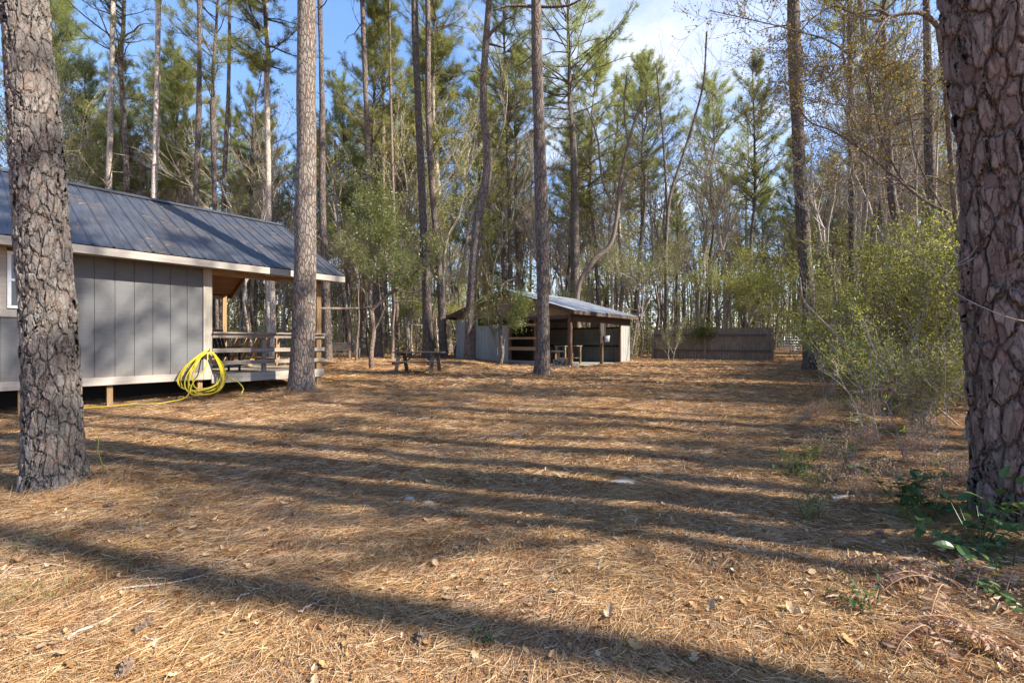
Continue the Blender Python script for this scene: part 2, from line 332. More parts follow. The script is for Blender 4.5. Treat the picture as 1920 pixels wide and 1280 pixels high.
# ------------------------------------------------------------------ terrain
def ss(x, a, b): t = np.clip((x-a)/(b-a), 0, 1); return t*t*(3-2*t)
ANG = math.radians(51.6)                       # cabin and shed run the same way
d1 = np.array([math.cos(ANG), math.sin(ANG)]); d2 = np.array([-d1[1], d1[0]])
CC = np.array([-6.875, 10.4]); PS = np.array([2.46, 19.1])
def gz(x, y, fine=True):
    x = np.asarray(x, float); y = np.asarray(y, float)
    z = np.interp(y, [-60, 0, 6, 10, 13, 16, 19, 24, 38, 60, 400], [0, 0, .0, .13, .19, .27, .33, .37, .60, .7, 1.5])
    z = z+.20*ss(y, 16, 21.5)*ss(-x, -1.2, 2.2)*(1-.6*ss(y, 26, 40))
    z = z+.07*np.exp(-(((x-3.8)/1.0)**2+((y-3.4)/.9)**2))+.08*np.exp(-(((x+4.2)/.7)**2+((y-4.2)/.7)**2))
    z = z+.09*np.exp(-(((x-.92)/.7)**2+((y-14.6)/.6)**2))+.06*np.exp(-(((x+5.0)/.8)**2+((y-10.9)/.6)**2))
    if fine:
        z = z+.018*np.sin(x*1.3+.7*y)*np.sin(y*1.1-.4*x)+.010*np.sin(x*3.1+1.2)*np.sin(y*2.7+x)+.006*np.sin(x*7.3+y*2)*np.sin(y*6.1)
        lx = (x-PS[0])*d1[0]+(y-PS[1])*d1[1]; ly = (x-PS[0])*d2[0]+(y-PS[1])*d2[1]
        ins = ss(lx, -.05, .15)*ss(-lx, -6.0, -5.8)*ss(ly, -.05, .15)*ss(-ly, -6.8, -6.6)
        z = z*(1-ins)+np.minimum(z, .26)*ins
    return z
def G(x, y): return float(gz(x, y))
def at(px, Y): return (px-960)/F*Y             # world x for a pixel column at depth Y
def zat(py, Y): return CAMH-(py-640)/F*Y

def axis(vals):
    o = []
    for a, b, s in vals: o += list(np.arange(a, b, s))
    return np.array(o+[vals[-1][1]])
gx = axis([(-400, -60, 20), (-60, -16, 2), (-16, -8, .3), (-8, 8, .09), (8, 20, .3), (20, 60, 2), (60, 400, 20)])
gy = axis([(-80, -4, 4), (-4, 1, .4), (1, 9, .07), (9, 26, .16), (26, 44, .6), (44, 100, 4), (100, 500, 25)])
XX, YY = np.meshgrid(gx, gy); ZZ = gz(XX, YY)
rg = R(1); ZZ = ZZ+rg.normal(size=ZZ.shape)*.0045*((YY > 1) & (YY < 26) & (np.abs(XX) < 20))
mb = MB(); ny, nx = XX.shape
i = np.arange(ny-1)[:, None]*nx; j = np.arange(nx-1)[None]
mb.add(np.stack([XX, YY, ZZ], -1).reshape(-1, 3), np.stack([i+j, i+j+1, i+nx+j+1, i+nx+j], -1).reshape(-1, 4))
m, nt = newmat('pine_straw_ground'); n = N(nt); t = n('ShaderNodeTexCoord').outputs['Object']
a = n.noise(t, .55, 5., .6).outputs[0]; b = n.noise(t, 4., 6., .7).outputs[0]
wq = n.noise(t, 2.5, 3.).outputs['Color']
def streaks(rot, sc):
    v = n.map(n('ShaderNodeVectorMath', {0: t, 1: n('ShaderNodeVectorMath', {0: wq, 3: .25}, operation='SCALE').outputs[0]}, operation='ADD').outputs[0], (sc, sc*.08, 1), (0, 0, rot))
    return n.noise(v, 1., 3., .6).outputs[0]
s1 = streaks(.4, 160.); s2 = streaks(1.7, 140.); s3 = streaks(2.6, 180.)
sm = n.math('MAXIMUM', s1, n.math('MAXIMUM', s2, s3))
c = n.ramp(sm, [(.40, (.11,.055,.032)), (.56, (.29,.15,.068)), (.66, (.43,.265,.13)), (.80, (.57,.42,.25))])
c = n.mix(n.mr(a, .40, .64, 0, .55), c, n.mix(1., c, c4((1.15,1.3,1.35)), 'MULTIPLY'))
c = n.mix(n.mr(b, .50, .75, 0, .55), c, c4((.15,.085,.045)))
gr = n.noise(t, 1.1, 4., .7).outputs[0]
c = n.mix(n.math('MULTIPLY', n.mr(gr, .60, .70, 0, .35), n.mr(b, .35, .6)), c, c4((.20,.19,.06)))
bs = n('ShaderNodeBsdfPrincipled', {'Base Color': c, 'Roughness': .95, 'Specular IOR Level': .15})
hb = n.math('ADD', n.math('MULTIPLY', sm, .4), n.math('MULTIPLY', b, 1.))
nt.links.new(n('ShaderNodeBump', {'Height': hb, 'Strength': 1., 'Distance': .05}).outputs[0], bs.inputs['Normal'])
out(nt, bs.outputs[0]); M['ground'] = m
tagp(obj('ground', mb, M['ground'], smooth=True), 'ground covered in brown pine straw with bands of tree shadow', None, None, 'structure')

# ---- loose pine straw, a carpet of real needles
def straw():
    rng = R(11); mb = MB()
    def field(n, y0, y1, L0, L1, w, lift, pw=1.):
        u = rng.random(n); Y = y0*(y1/y0)**(u**pw)
        X = (rng.random(n)*2-1)*(1.16*Y+.3)
        # clumpy directions
        th = 2.2*np.sin(X*1.1+Y*.6)+1.7*np.sin(Y*1.9-X*.8)+rng.normal(size=n)*.85
        L = L0+(L1-L0)*rng.random(n)
        ok = ~((((X-PS[0])*d2[0]+(Y-PS[1])*d2[1]) > -.1) & (((X-PS[0])*d1[0]+(Y-PS[1])*d1[1]) > -.1) & (((X-PS[0])*d2[0]+(Y-PS[1])*d2[1]) < 7) & (((X-PS[0])*d1[0]+(Y-PS[1])*d1[1]) < 6.2))
        X, Y, th, L = X[ok], Y[ok], th[ok], L[ok]; n = len(X)
        D = np.stack([np.cos(th), np.sin(th)], -1)
        Z = gz(X, Y)
        P = np.stack([X, Y, Z+.004+rng.random(n)*lift], -1)
        el = rng.normal(size=n)*.13
        D3 = np.stack([D[:, 0]*np.cos(el), D[:, 1]*np.cos(el), np.sin(el)], -1)
        bend = rng.normal(size=n)[:, None]*.22; S2 = np.stack([-D[:, 1], D[:, 0], np.zeros(n)], -1)
        A = P-D3*L[:, None]/2; B = P+S2*bend*L[:, None]*.3+np.array([0, 0, .004]); C = P+D3*L[:, None]/2
        w = w*(.7+.6*rng.random(n))
        Wv = (S2*.75+np.array([0, 0, 1.])*rng.normal(size=n)[:, None]*.6)*w[:, None]
        zb = np.array([0, 0, 1.])
        for Q in (A, C):
            zmin = gz(Q[:, 0], Q[:, 1])-.004; Q[:, 2] = np.maximum(Q[:, 2], zmin)
        v = np.stack([A-Wv*.5, A+Wv*.5, B+Wv*.6, B-Wv*.6, C+Wv*.3, C-Wv*.3], 1).reshape(-1, 3)
        i = np.arange(n)[:, None]*6
        mb.add(v, np.concatenate([i+np.array([[0, 1, 2, 3]]), i+np.array([[3, 2, 4, 5]])], 0))
    field(250000, 1.7, 6.0, .10, .22, .0021, .022)
    field(210000, 4.5, 14., .14, .26, .0042, .03)
    field(80000, 12., 32., .18, .34, .011, .03)
    for cx_, cy_, rr_ in ((-4.2, 4.15, .36), (3.75, 3.35, .45), (-5.02, 10.9, .36), (.98, 14.7, .34)):
        q = 3500; a_ = rng.random(q)*6.28; ra_ = rr_+np.abs(rng.normal(size=q))*.16; X = cx_+np.cos(a_)*ra_; Y = cy_+np.sin(a_)*ra_
        D = np.stack([-np.sin(a_), np.cos(a_), rng.normal(size=q)*.35], -1)+rng.normal(size=(q, 3))*np.array([.6, .6, .25]); h_ = np.exp(-(ra_-rr_)/.1)*.06*rng.random(q)
        needles(mb, np.stack([X, Y, gz(X, Y)+.005+h_], -1), D, .15, .003 if cy_ < 8 else .007, rng)
    # little tussocks of straw caught upright
    return mb
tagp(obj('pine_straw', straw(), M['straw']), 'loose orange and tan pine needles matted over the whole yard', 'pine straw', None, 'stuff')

def litter():
    rng = R(12); mb = MB()
    n = 12000; Y = 1.8*(26/1.8)**(rng.random(n)**.9); X = (rng.random(n)*2-1)*(1.16*Y+.3)
    keep = rng.random(n) < (.30+.7*ss(X/Y, .1, .75)+.35*(np.sin(X*1.7+Y)*np.sin(Y*1.3) > .25))
    X, Y = X[keep], Y[keep]; n = len(X)
    Ls = (.022+.045*rng.random(n)**2.2)*(1+.03*Y); Z = gz(X, Y)+.018+rng.random(n)*.02
    prof = np.array([[0,0],[.18,.22],[.3,.13],[.45,.34],[.58,.18],[.72,.28],[1,0]])
    th = rng.random(n)*6.28; c, s = np.cos(th), np.sin(th)
    D = np.stack([c, s, rng.normal(size=n)*.25], -1); Sx = np.stack([-s, c, rng.normal(size=n)*.25], -1)
    up = np.array([0, 0, 1.])
    curl = rng.normal(size=n)*.35+.25; wd = .5+rng.random(n)*.7
    V = []
    for t, w in prof: 
        V.append(np.stack([X, Y, Z], -1)+D*(t-.5)[..., None]*Ls[:, None]+Sx*(w*wd*Ls)[:, None]+up*(curl*Ls*((t-.5)**2*2+w*1.1))[:, None] if False else
                 np.stack([X, Y, Z], -1)+D*((t-.5)*Ls)[:, None]+Sx*(w*wd*Ls)[:, None]+up*(curl*Ls*((t-.5)**2*2+w*.9))[:, None])
    for t, w in prof[1:-1][::-1]:
        V.append(np.stack([X, Y, Z], -1)+D*((t-.5)*Ls)[:, None]-Sx*(w*wd*Ls)[:, None]+up*(curl*Ls*((t-.5)**2*2+w*.9))[:, None])
    V = np.stack(V, 1); k = V.shape[1]
    mid = np.stack([np.stack([X, Y, Z], -1)+D*((t-.5)*Ls)[:, None]+up*(curl*Ls*((t-.5)**2*2))[:, None] for t, w in prof[1:-1]], 1)
    V = np.concatenate([V, mid], 1); tot = V.shape[1]
    fs = []
    # ring idx: 0 tipA,1..5 left,6 tipB,7..11 right reversed ; mids k..k+4
    L_ = [1,2,3,4,5]; R_ = [11,10,9,8,7]; Mi = [k+q for q in range(5)]
    for q in range(4):
        fs += [[L_[q], Mi[q], Mi[q+1], L_[q+1]], [Mi[q], R_[q], R_[q+1], Mi[q+1]]]
    tr = [[0, Mi[0], L_[0]], [0, R_[0], Mi[0]], [6, L_[4], Mi[4]], [6, Mi[4], R_[4]]]
    o = (np.arange(n)*tot)[:, None, None]
    mb.add(V.reshape(-1, 3), (np.array(fs)[None]+o).reshape(-1, 4))
    mb.f.append(((np.array(tr)[None]+o).reshape(-1, 3), 0))
    return mb
tagp(obj('leaf_litter', litter(), M['deadleaf']), 'dry curled tan oak leaves scattered over the pine straw', 'leaf litter', None, 'stuff')

def twiglitter():
    rng = R(15); mb = MB(); n_ = 900; Y = 1.9*(16/1.9)**rng.random(n_); X = (rng.random(n_)*2-1)*(1.16*Y+.3); th = rng.random(n_)*6.28; L = (.05+.16*rng.random(n_)**2)*(1+.05*Y)
    A = np.stack([X, Y, gz(X, Y)+.02], -1); B = A+np.stack([np.cos(th)*L, np.sin(th)*L, rng.normal(size=n_)*.012], -1); segs(mb, A, B, .0015+.0015*rng.random(n_), np.full(n_, .001), 4)
    C = A+(B-A)*.5; th2 = th+rng.choice([-.7, .7], n_); D = C+np.stack([np.cos(th2)*L*.4, np.sin(th2)*L*.4, np.full(n_, .01)], -1); segs(mb, C, D, np.full(n_, .0015), np.full(n_, .0008), 3)
    return mb
tagp(obj('twig_litter', twiglitter(), M['twig']), 'small broken grey twigs scattered among the pine needles', 'twigs', None, 'stuff')
def grasses():
    rng = R(13); mb = MB(); P = []; D = []; Ls = []
    spots = [(at(40, 2.4), 2.4, .22, 260), (at(880, 4.9), 4.9, .5, 500), (at(30, 3.0), 3.0, .2, 120), (at(610, 3.6), 3.6, .3, 160), (at(1060, 8), 8, 1.0, 300), (at(560, 8.3), 8.3, .6, 200), (at(1500, 6), 6, .8, 400), (at(1400, 5), 5, .5, 250), (at(240, 2.9), 2.9, .15, 60), (at(270, 4.1), 4.1, .3, 120)]
    for x, y, r, k in spots:
        q = rng.normal(size=(k, 2))*r*.6; X = x+q[:, 0]; Y = y+q[:, 1]
        P.append(np.stack([X, Y, gz(X, Y)], -1)); d = rng.normal(size=(k, 3))*.5; d[:, 2] = .8; D.append(d); Ls.append(.04+.09*rng.random(k))
    needles(mb, np.concatenate(P), np.concatenate(D), np.concatenate(Ls), .004, rng)
    return mb
M['grass'] = leafmat('thin_grass', [(.10,.12,.03),(.20,.21,.07),(.34,.30,.13),(.42,.34,.18)], .35, 0, 0)
tagp(obj('grass', grasses(), M['grass']), 'thin tufts of short green and straw coloured grass', 'grass', None, 'stuff')

# ------------------------------------------------------------------ trees
def rings(pts, step_near, n_extra=0):
    P = np.array([p[:3] for p in pts], float); r = np.array([p[3] for p in pts], float)
    s = np.concatenate([[0], np.cumsum(np.linalg.norm(np.diff(P, axis=0), axis=1))])
    q = [0.]
    while q[-1] < s[-1]: q.append(q[-1]+step_near(q[-1]))
    q = np.array(q[:-1]+[s[-1]])
    # smooth (catmull-like) interpolation through points
    def interp(v):
        m = np.gradient(v, s, axis=0)
        k = np.clip(np.searchsorted(s, q, side='right')-1, 0, len(s)-2); h = s[k+1]-s[k]; t = (q-s[k])/h
        if v.ndim == 2: t = t[:, None]; h = h[:, None]
        return (2*t**3-3*t**2+1)*v[k]+(t**3-2*t**2+t)*h*m[k]+(-2*t**3+3*t**2)*v[k+1]+(t**3-t**2)*h*m[k+1]
    return interp(P), interp(r), q
def trunk(pts, sides=14, step=.5, flare=.35, seed=0, lump=.03, mat=0, stubs=0, mb=None):
    mb = mb or MB(); rng = R(seed)
    P, r, s = rings(pts, (lambda q: step) if not callable(step) else step)
    a = np.arange(sides)*2*math.pi/sides; ph = rng.random(6)*6.28
    lob = 1+flare*np.exp(-s/.28)[:, None]*(1+.45*np.sin(a*3+ph[0])[None]+.3*np.sin(a*5+ph[1])[None])
    lum = 1+lump*(np.sin(a[None]*2+s[:, None]*1.1+ph[2])+np.sin(a[None]*3-s[:, None]*1.9+ph[3])+.6*np.sin(a[None]*1+s[:, None]*2.7+ph[4]))
    tube(mb, P, r, sides, mat, cap=False, wob=lob*lum)
    for k in range(stubs):
        q = rng.uniform(.25, .98)*s[-1]; idx = int(np.searchsorted(s, q)); idx = min(idx, len(P)-1)
        th = rng.random()*6.28; L = rng.choice([.25, .5, .9, 1.6, 2.4]); d = np.array([math.cos(th), math.sin(th), rng.uniform(-.2, .5)]); d /= np.linalg.norm(d)
        p = P[idx].copy(); pts_ = [p]; 
        for z in range(4):
            d = d+rng.normal(size=3)*.16; d /= np.linalg.norm(d); p = p+d*L/4; pts_.append(p)
        rr = min(.035, r[idx]*.25)*(.6+.4*L/2)
        tube(mb, np.array(pts_), np.linspace(rr, rr*.3, 5), 5, mat)
        if L > .8:
            for z in range(5):
                b0 = pts_[rng.integers(2, 5)]; dd = unit(d+rng.normal(size=3)*.7); segs(mb, [b0], [b0+dd*rng.uniform(.2, .6)], np.array([rr*.3]), np.array([rr*.1]), 3, mat)
    return mb
def pine_crown(seed, H=11., Rr=2.9, nb=58, low=0.0, leader=.13, ntuft=12, droopy=0., sparse=1., LN=.29):
    """wood = material 0, needles = material 1"""
    rng = R(seed); mb = MB(); 
    z = np.linspace(0, H, 9); off = np.cumsum(rng.normal(size=(9, 2))*.09, 0); off[0] = 0
    LP = np.column_stack([off, z]); lr = np.linspace(leader, .02, 9); tube(mb, LP, lr, 7, 0)
    A = []; B = []; ra = []; rb = []; TP = []; TD = []
    for i in range(nb):
        h = (rng.random()**.9)*H*.98; f = h/H
        prof = (.35+.65*min(1, f/.22))*(1-f)**.62+.12
        L = Rr*prof*rng.uniform(.55, 1.15)
        c = np.array([np.interp(h, z, off[:, 0]), np.interp(h, z, off[:, 1]), h])
        th = rng.random()*6.283; el = math.radians(rng.uniform(0, 30)+35*f-18*droopy*(1-f))
        d = np.array([math.cos(th)*math.cos(el), math.sin(th)*math.cos(el), math.sin(el)])
        p = c; r = np.interp(h, z, lr)*.45*(.4+.6*L/Rr)+.006; k = 7; pts = [p]
        for s in range(k):
            d = d+rng.normal(size=3)*.13+np.array([0, 0, .055]); d /= np.linalg.norm(d); p = p+d*L/k; pts.append(p)
            if s >= 1:
                for t in range(2 if s < 6 else 3):
                    if rng.random() > sparse: continue
                    lat = np.cross(d, [0, 0, 1])*rng.choice([-1, 1]); dd = unit(d*.7+lat*rng.uniform(.3, 1.)+np.array([0, 0, rng.uniform(-.1, .6)]))
                    q = pts[-1]-(pts[-1]-pts[-2])*rng.random(); l = rng.uniform(.25, .75)*(1.15-.08*s)
                    e = q+dd*l; A.append(q); B.append(e); ra.append(.010); rb.append(.005)
                    TP.append(e); TD.append(dd); 
                    if rng.random() < .8:
                        d3 = unit(dd+rng.normal(size=3)*.6); e2 = q+dd*l*.55+d3*.22; A.append(q+dd*l*.55); B.append(e2); ra.append(.007); rb.append(.004); TP.append(e2); TD.append(d3)
                    if rng.random() < .6:
                        d3 = unit(dd+rng.normal(size=3)*.6); e2 = q+dd*l*.8+d3*.2; TP.append(e2); TD.append(d3)
        tube(mb, np.array(pts), np.linspace(r, .007, len(pts)), 4, 0, cap=False)
        TP.append(pts[-1]); TD.append(d)
    for s in range(6): TP.append(LP[-1]+rng.normal(size=3)*.12); TD.append(np.array([0, 0, 1.]))
    segs(mb, A, B, np.array(ra), np.array(rb), 3, 0)
    TP = np.array(TP); TD = np.array(TD); n = len(TP)
    P = np.repeat(TP, ntuft, 0); D = np.repeat(TD, ntuft, 0)
    P = P-D*rng.random((n*ntuft, 1))*.26+rng.normal(size=P.shape)*.045
    D = unit(D*.6+rng.normal(size=P.shape)*.6)
    needles(mb, P, D, LN*(.7+.5*rng.random(len(P))), .0165, rng, 1)
    return mb.me('pine_crown', [M['bark_far'], M['pine' if seed % 3 else 'pine2']])
def grow(rng, p, d, L, r, lev, maxlev, out_, tips, kids=4, spread=.7, up=.10, wig=.16, shrink=.62):
    k = 5; pts = [np.array(p, float)]; dirs = []
    for s in range(k):
        d = d+rng.normal(size=3)*wig+np.array([0, 0, up]); d = d/np.linalg.norm(d); pts.append(pts[-1]+d*L/k); dirs.append(d)
    rr = np.linspace(r, r*.45, k+1); out_.append((np.array(pts), rr, lev))
    if lev == maxlev:
        tips.append((pts, dirs)); return
    for c in range(kids):
        t = rng.uniform(.25, 1.); i = min(int(t*k), k-1); q = pts[i]+(pts[i+1]-pts[i])*(t*k-i)
        lat = rng.normal(size=3); lat -= lat@dirs[i]*dirs[i]; lat /= np.linalg.norm(lat)
        grow(rng, q, unit(dirs[i]+lat*spread*rng.uniform(.6, 1.4)), L*shrink*rng.uniform(.7, 1.2), rr[i]*.6, lev+1, maxlev, out_, tips, kids, spread, up, wig, shrink)
    if lev < maxlev:
        grow(rng, pts[-1], dirs[-1], L*shrink, rr[-1], lev+1, maxlev, out_, tips, kids, spread, up, wig, shrink)
def wood(mb, brs, mat=0, thin=.012):
    A=[];B=[];ra=[];rb=[]
    for P, r, lev in brs:
        if r[0] > thin: tube(mb, P, r, 6 if r[0] > .04 else 4, mat, cap=False)
        else:
            A += list(P[:-1]); B += list(P[1:]); ra += list(r[:-1]); rb += list(r[1:])
    if A: segs(mb, A, B, np.array(ra), np.array(rb), 3, mat)
def bare_crown(seed, L=4.5, r=.09, kids=4, spread=.5, lev=4, leaf=0, lm='brown', up=.12):
    rng = R(seed); mb = MB(); br = []; tips = []
    for q in range(3):
        grow(rng, (0, 0, 0), unit(np.array([rng.normal()*.35, rng.normal()*.35, 1.])), L, r, 0, lev-1, br, tips, kids, spread, up, .14)
    for P, rr, lv in br: np.maximum(rr, .0055, out=rr)
    wood(mb, br)
    if leaf:
        P = np.array([pt for t, d in tips for pt in t[1:]]); D = np.array([dd for t, d in tips for dd in d])
        k = rng.random(len(P)) < leaf; P = P[k]; D = D[k]
        P = np.repeat(P, 3, 0)+rng.normal(size=(len(P)*3, 3))*.08; D = np.repeat(D, 3, 0)+rng.normal(size=P.shape)*.8
        leaves(mb, P, D, .10, .055, rng, 1)
    return mb.me('crown', [M['twig'], M[lm]])
def leafy(seed, L=1.2, r=.03, stems=4, kids=4, spread=.8, lev=3, per=5, ls=.075, lw=.032, lm='ever', up=.08, jit=.10, base_spread=.35, name='foliage', mb=None, wm='twig', shrink=.62, rad0=.1, keep=1.):
    """returns (stem mesh, leaf mesh)"""
    rng = R(seed); ms = MB(); ml = MB(); br = []; tips = []
    for q in range(stems):
        th = rng.random()*6.28
        grow(rng, (math.cos(th)*rad0, math.sin(th)*rad0, -.03), unit(np.array([math.cos(th)*base_spread*rng.uniform(.3, 1.5), math.sin(th)*base_spread*rng.uniform(.3, 1.5), 1.])), L*rng.uniform(.75, 1.2), r, 0, lev-1, br, tips, kids, spread, up, .17, shrink)
    for P, rr, lv in br: np.maximum(rr, .003, out=rr)
    wood(ms, br)
    P = np.array([pt for t, d in tips for pt in t[1:]]); D = np.array([dd for t, d in tips for dd in d])
    k = rng.random(len(P)) < keep; P = P[k]; D = D[k]
    P = np.repeat(P, per, 0)+rng.normal(size=(len(P)*per, 3))*jit; D = np.repeat(D, per, 0)+rng.normal(size=P.shape)*.9
    leaves(ml, P, D, ls*(.6+.7*rng.random(len(P))), lw, rng, 0)
    return ms.me('stem', [M[wm]]), ml.me(name, [M[lm]])

CROWNS = [pine_crown(s, H=h, Rr=rr, nb=nb) for s, h, rr, nb in ((1, 11, 4.2, 74), (2, 10, 3.8, 66), (3, 10, 4.5, 72), (4, 9, 3.4, 56), (5, 12, 4.0, 78))]
BIGC = [pine_crown(s, H=h, Rr=rr, nb=nb, droopy=.6, ntuft=16) for s, h, rr, nb in ((21, 13, 5.6, 100), (22, 12, 5.0, 90))]
YOUNG = [pine_crown(s, H=h, Rr=rr, nb=nb, leader=.08, ntuft=11) for s, h, rr, nb in ((31, 9, 3.0, 64), (32, 11, 3.2, 76), (33, 7.5, 2.7, 56))]
SPARSE = [pine_crown(s, H=h, Rr=rr, nb=nb, ntuft=9, sparse=.62) for s, h, rr, nb in ((41, 11, 4.0, 46), (42, 10, 3.6, 40))]
BARE = [bare_crown(s, L=l, r=.07, leaf=lf, lm=lm) for s, l, lf, lm in ((51, 3.6, 0, 'brown'), (52, 4.2, .06, 'brown'), (53, 3.2, .10, 'olive'))]
AIRY = [bare_crown(s, L=l, r=.06, leaf=lf, lm=lm) for s, l, lf, lm in ((54, 3.6, .35, 'yell'), (55, 3.9, .3, 'olive'), (56, 3.2, .4, 'yell'))]

def root_z(x, y): return G(x, y)-.05
KEYGROUP = None
def key_tree(label, pathpx, Y, wpx, crownz, cm, cscale=1., mat='bark_mid', sides=22, step=.35, seed=1, name='pine_tree', flare=.35, stubs=0, top=None, cat='tree', rz=0, extra=None, lump=.03, lean=0., group=None):
    """pathpx: [(px,py)...] from base upwards at depth Y; wpx: trunk width in px at each point"""
    bx = at(pathpx[0][0], Y); bz = root_z(bx, Y)
    pts = []
    for k, (px, py) in enumerate(pathpx):
        z = bz-.15 if k == 0 else zat(py, Y)
        pts.append((at(px, Y)-bx, lean*(z-bz), z-bz, wpx[k]/F*Y/2*math.cos(math.atan((px-960)/F))*.97))
    # continue above the frame to the crown
    a, b = np.array(pts[-2]), np.array(pts[-1]); 
    if crownz > b[2]+.5:
        s = (b-a)[:3]/max(.1, (b-a)[2]); s[:2] *= .5; n_ = 3
        for q in range(1, n_+1):
            f = q/n_; dz = (crownz-b[2])*f
            pts.append((b[0]+s[0]*dz, b[1]+s[1]*dz, b[2]+dz, b[3]*(1-f)+.13*cscale*f))
    o = thing(name, label, cat, (bx, Y, bz), 0, group)
    obj('trunk', trunk(pts, sides, step, flare, seed, lump, stubs=stubs), M[mat], o, True)
    if cm is not None:
        e = pts[-1]; link('crown', cm, o, (e[0], e[1], e[2]-.1), (0, 0, rz), (cscale,)*3)
    return o, pts

# ---- the two foreground trunks with modelled bark
near_step = lambda q: .0075 if q < 5.2 else .6
key_tree('thick flaky grey pine trunk in the left foreground before the cabin wall', [(105, 925), (100, 850), (92, 600), (70, 300), (46, 0)], 4.2, [130, 118, 112, 108, 98], 15.5, CROWNS[0], 1.15, 'bark_near', 300, near_step, 3, flare=.30, lump=.02)
key_tree('massive reddish brown pine trunk with deep bark plates at the right edge', [(1912, 980), (1906, 900), (1897, 600), (1886, 300), (1850, 0)], 3.35, [215, 196, 192, 196, 188], 15., CROWNS[2], 1.1, 'bark_right', 400, near_step, 4, flare=.12, lump=.02)
key_tree('tall straight pine standing in front of the cabin deck', [(567, 735), (567, 700), (571, 560), (574, 300), (575, 0)], 10.9, [52, 50, 44, 40, 35], 14.5, CROWNS[1], 1.1, 'bark_mid', 40, .12, 5, flare=.36)
key_tree('dark straight pine standing in front of the open shed', [(1017, 708), (1018, 660), (1014, 350), (1008, 150), (1005, 0)], 14.7, [32, 27, 25, 21, 19], 14., BIGC[1], 1., 'bark_far', 32, .25, 6, flare=.35, stubs=3)
def limb(o, pts, Y, w0, w1, seed, mat='bark_far', tw=3):
    rng = R(seed); b = o.location; q = [(at(px, Y+dy)-b.x, Y+dy-b.y, zat(py, Y+dy)-b.z, (w0+(w1-w0)*i/(len(pts)-1))/F*Y/2) for i, (px, py, dy) in enumerate(pts)]
    PP, rr, s_ = rings(q, lambda z: .12); mb = MB(); tube(mb, PP, rr, 8, 0)
    for k in range(tw):
        i = rng.integers(len(PP)//2, len(PP)); d = unit(rng.normal(size=3)); segs(mb, [PP[i]], [PP[i]+d*.5], np.array([rr[i]*.4]), np.array([rr[i]*.15]), 4)
    obj('dead_limb', mb, M[mat], o, True)
TC = bpy.data.objects[[o_.name for o_ in COL.objects if o_.get('label') == 'dark straight pine standing in front of the open shed'][0]]
limb(TC, [(1003, 13, 0), (970, 11, -.1), (945, 13, -.2), (925, 20, -.3)], 14.7, 6, 3, 1)
limb(TC, [(1006, 13, 0), (1040, 13, -.1), (1068, 10, -.2), (1092, -2, -.3)], 14.7, 6, 3, 2)
TB, _ = key_tree('crooked pine with a broken limb beside the left wall of the shed', [(880, 672), (884, 560), (894, 430), (915, 300), (906, 205), (909, 110), (917, 0)], 21.3, [24, 18, 18, 17, 14, 13, 12], 18.5, SPARSE[0], 1., 'bark_far', 24, .3, 7, flare=.3, stubs=4)
key_tree('tall pine right behind the picnic table leaning slightly left', [(804, 668), (800, 560), (793, 400), (788, 285), (777, 0)], 22.5, [23, 18, 16, 14, 12], 19, CROWNS[4], 1., 'bark_far', 20, .4, 8, stubs=4)
key_tree('slimmer pine between the picnic table and the shed wall', [(832, 670), (827, 560), (814, 400), (806, 285), (802, 0)], 23.5, [17, 14, 12, 12, 10], 19, SPARSE[1], 1.1, 'bark_far', 18, .4, 9, stubs=5)
key_tree('pale barked pine rising just left of the crooked pine', [(846, 660), (828, 430), (818, 300), (812, 180)], 29., [12, 11, 9, 7], 17., YOUNG[1], 1.1, 'bark_pale', 14, .5, 10, stubs=4)
key_tree('dark pine directly behind the crooked tree beside the swing bench', [(711, 674), (705, 560), (694, 400), (687, 200), (679, 0)], 23., [18, 14, 11, 10, 9], 18.5, CROWNS[3], 1., 'bark_far', 18, .4, 11, stubs=5)
key_tree('dark pine just behind the right end of the cabin deck', [(615, 674), (612, 560), (605, 400), (604, 200), (600, 0)], 21.5, [19, 16, 14, 11, 10], 18., SPARSE[0], 1., 'bark_far', 18, .4, 12, stubs=5, rz=1.)
key_tree('slender pine whose lower trunk shows above the left end of the picnic table', [(746, 664), (745, 600), (742, 500), (738, 380), (733, 200), (730, 0)], 26., [9, 8, 7, 6, 5, 4], 17., YOUNG[0], 1., 'bark_dark', 12, .5, 13, stubs=3)
key_tree('large pine with wide spreading boughs rising behind the shed roof', [(1078, 640), (1078, 420), (1077, 330), (1073, 235)], 30., [18, 16, 14, 11], 15.2, BIGC[0], 1.15, 'bark_far', 18, .5, 14, stubs=6)
key_tree('dark pine at the left edge of the right hand thicket', [(1522, 692), (1518, 600), (1504, 400), (1496, 250), (1487, 0)], 17.5, [34, 29, 27, 25, 24], 17., CROWNS[1], 1., 'bark_far', 28, .3, 15, stubs=5)
key_tree('straight dark pine in the thicket next to the big right trunk', [(1757, 690), (1754, 560), (1748, 420), (1741, 200), (1737, 0)], 16.5, [28, 26, 25, 20, 15], 16.5, SPARSE[0], 1., 'bark_far', 24, .3, 16, stubs=8, rz=2)
key_tree('slim leaning pine deep in the right hand thicket', [(1672, 660), (1655, 450), (1642, 300), (1628, 150), (1612, 0)], 22., [14, 12, 12, 10, 9], 17.5, YOUNG[2], 1.2, 'bark_far', 14, .5, 17, stubs=6)
key_tree('upright brown pine deep in the right hand thicket left of the leaning one', [(1600, 660), (1597, 430), (1595, 200), (1592, 0)], 23., [15, 13, 12, 9], 18., CROWNS[3], 1., 'bark_far', 14, .5, 18, stubs=7)
key_tree('forked dark pine rising between the two straight thicket pines', [(1648, 665), (1630, 500), (1622, 350), (1600, 200), (1580, 100)], 26., [11, 9, 8, 7, 5], 15., YOUNG[0], .8, 'bark_dark', 12, .5, 19, stubs=8)
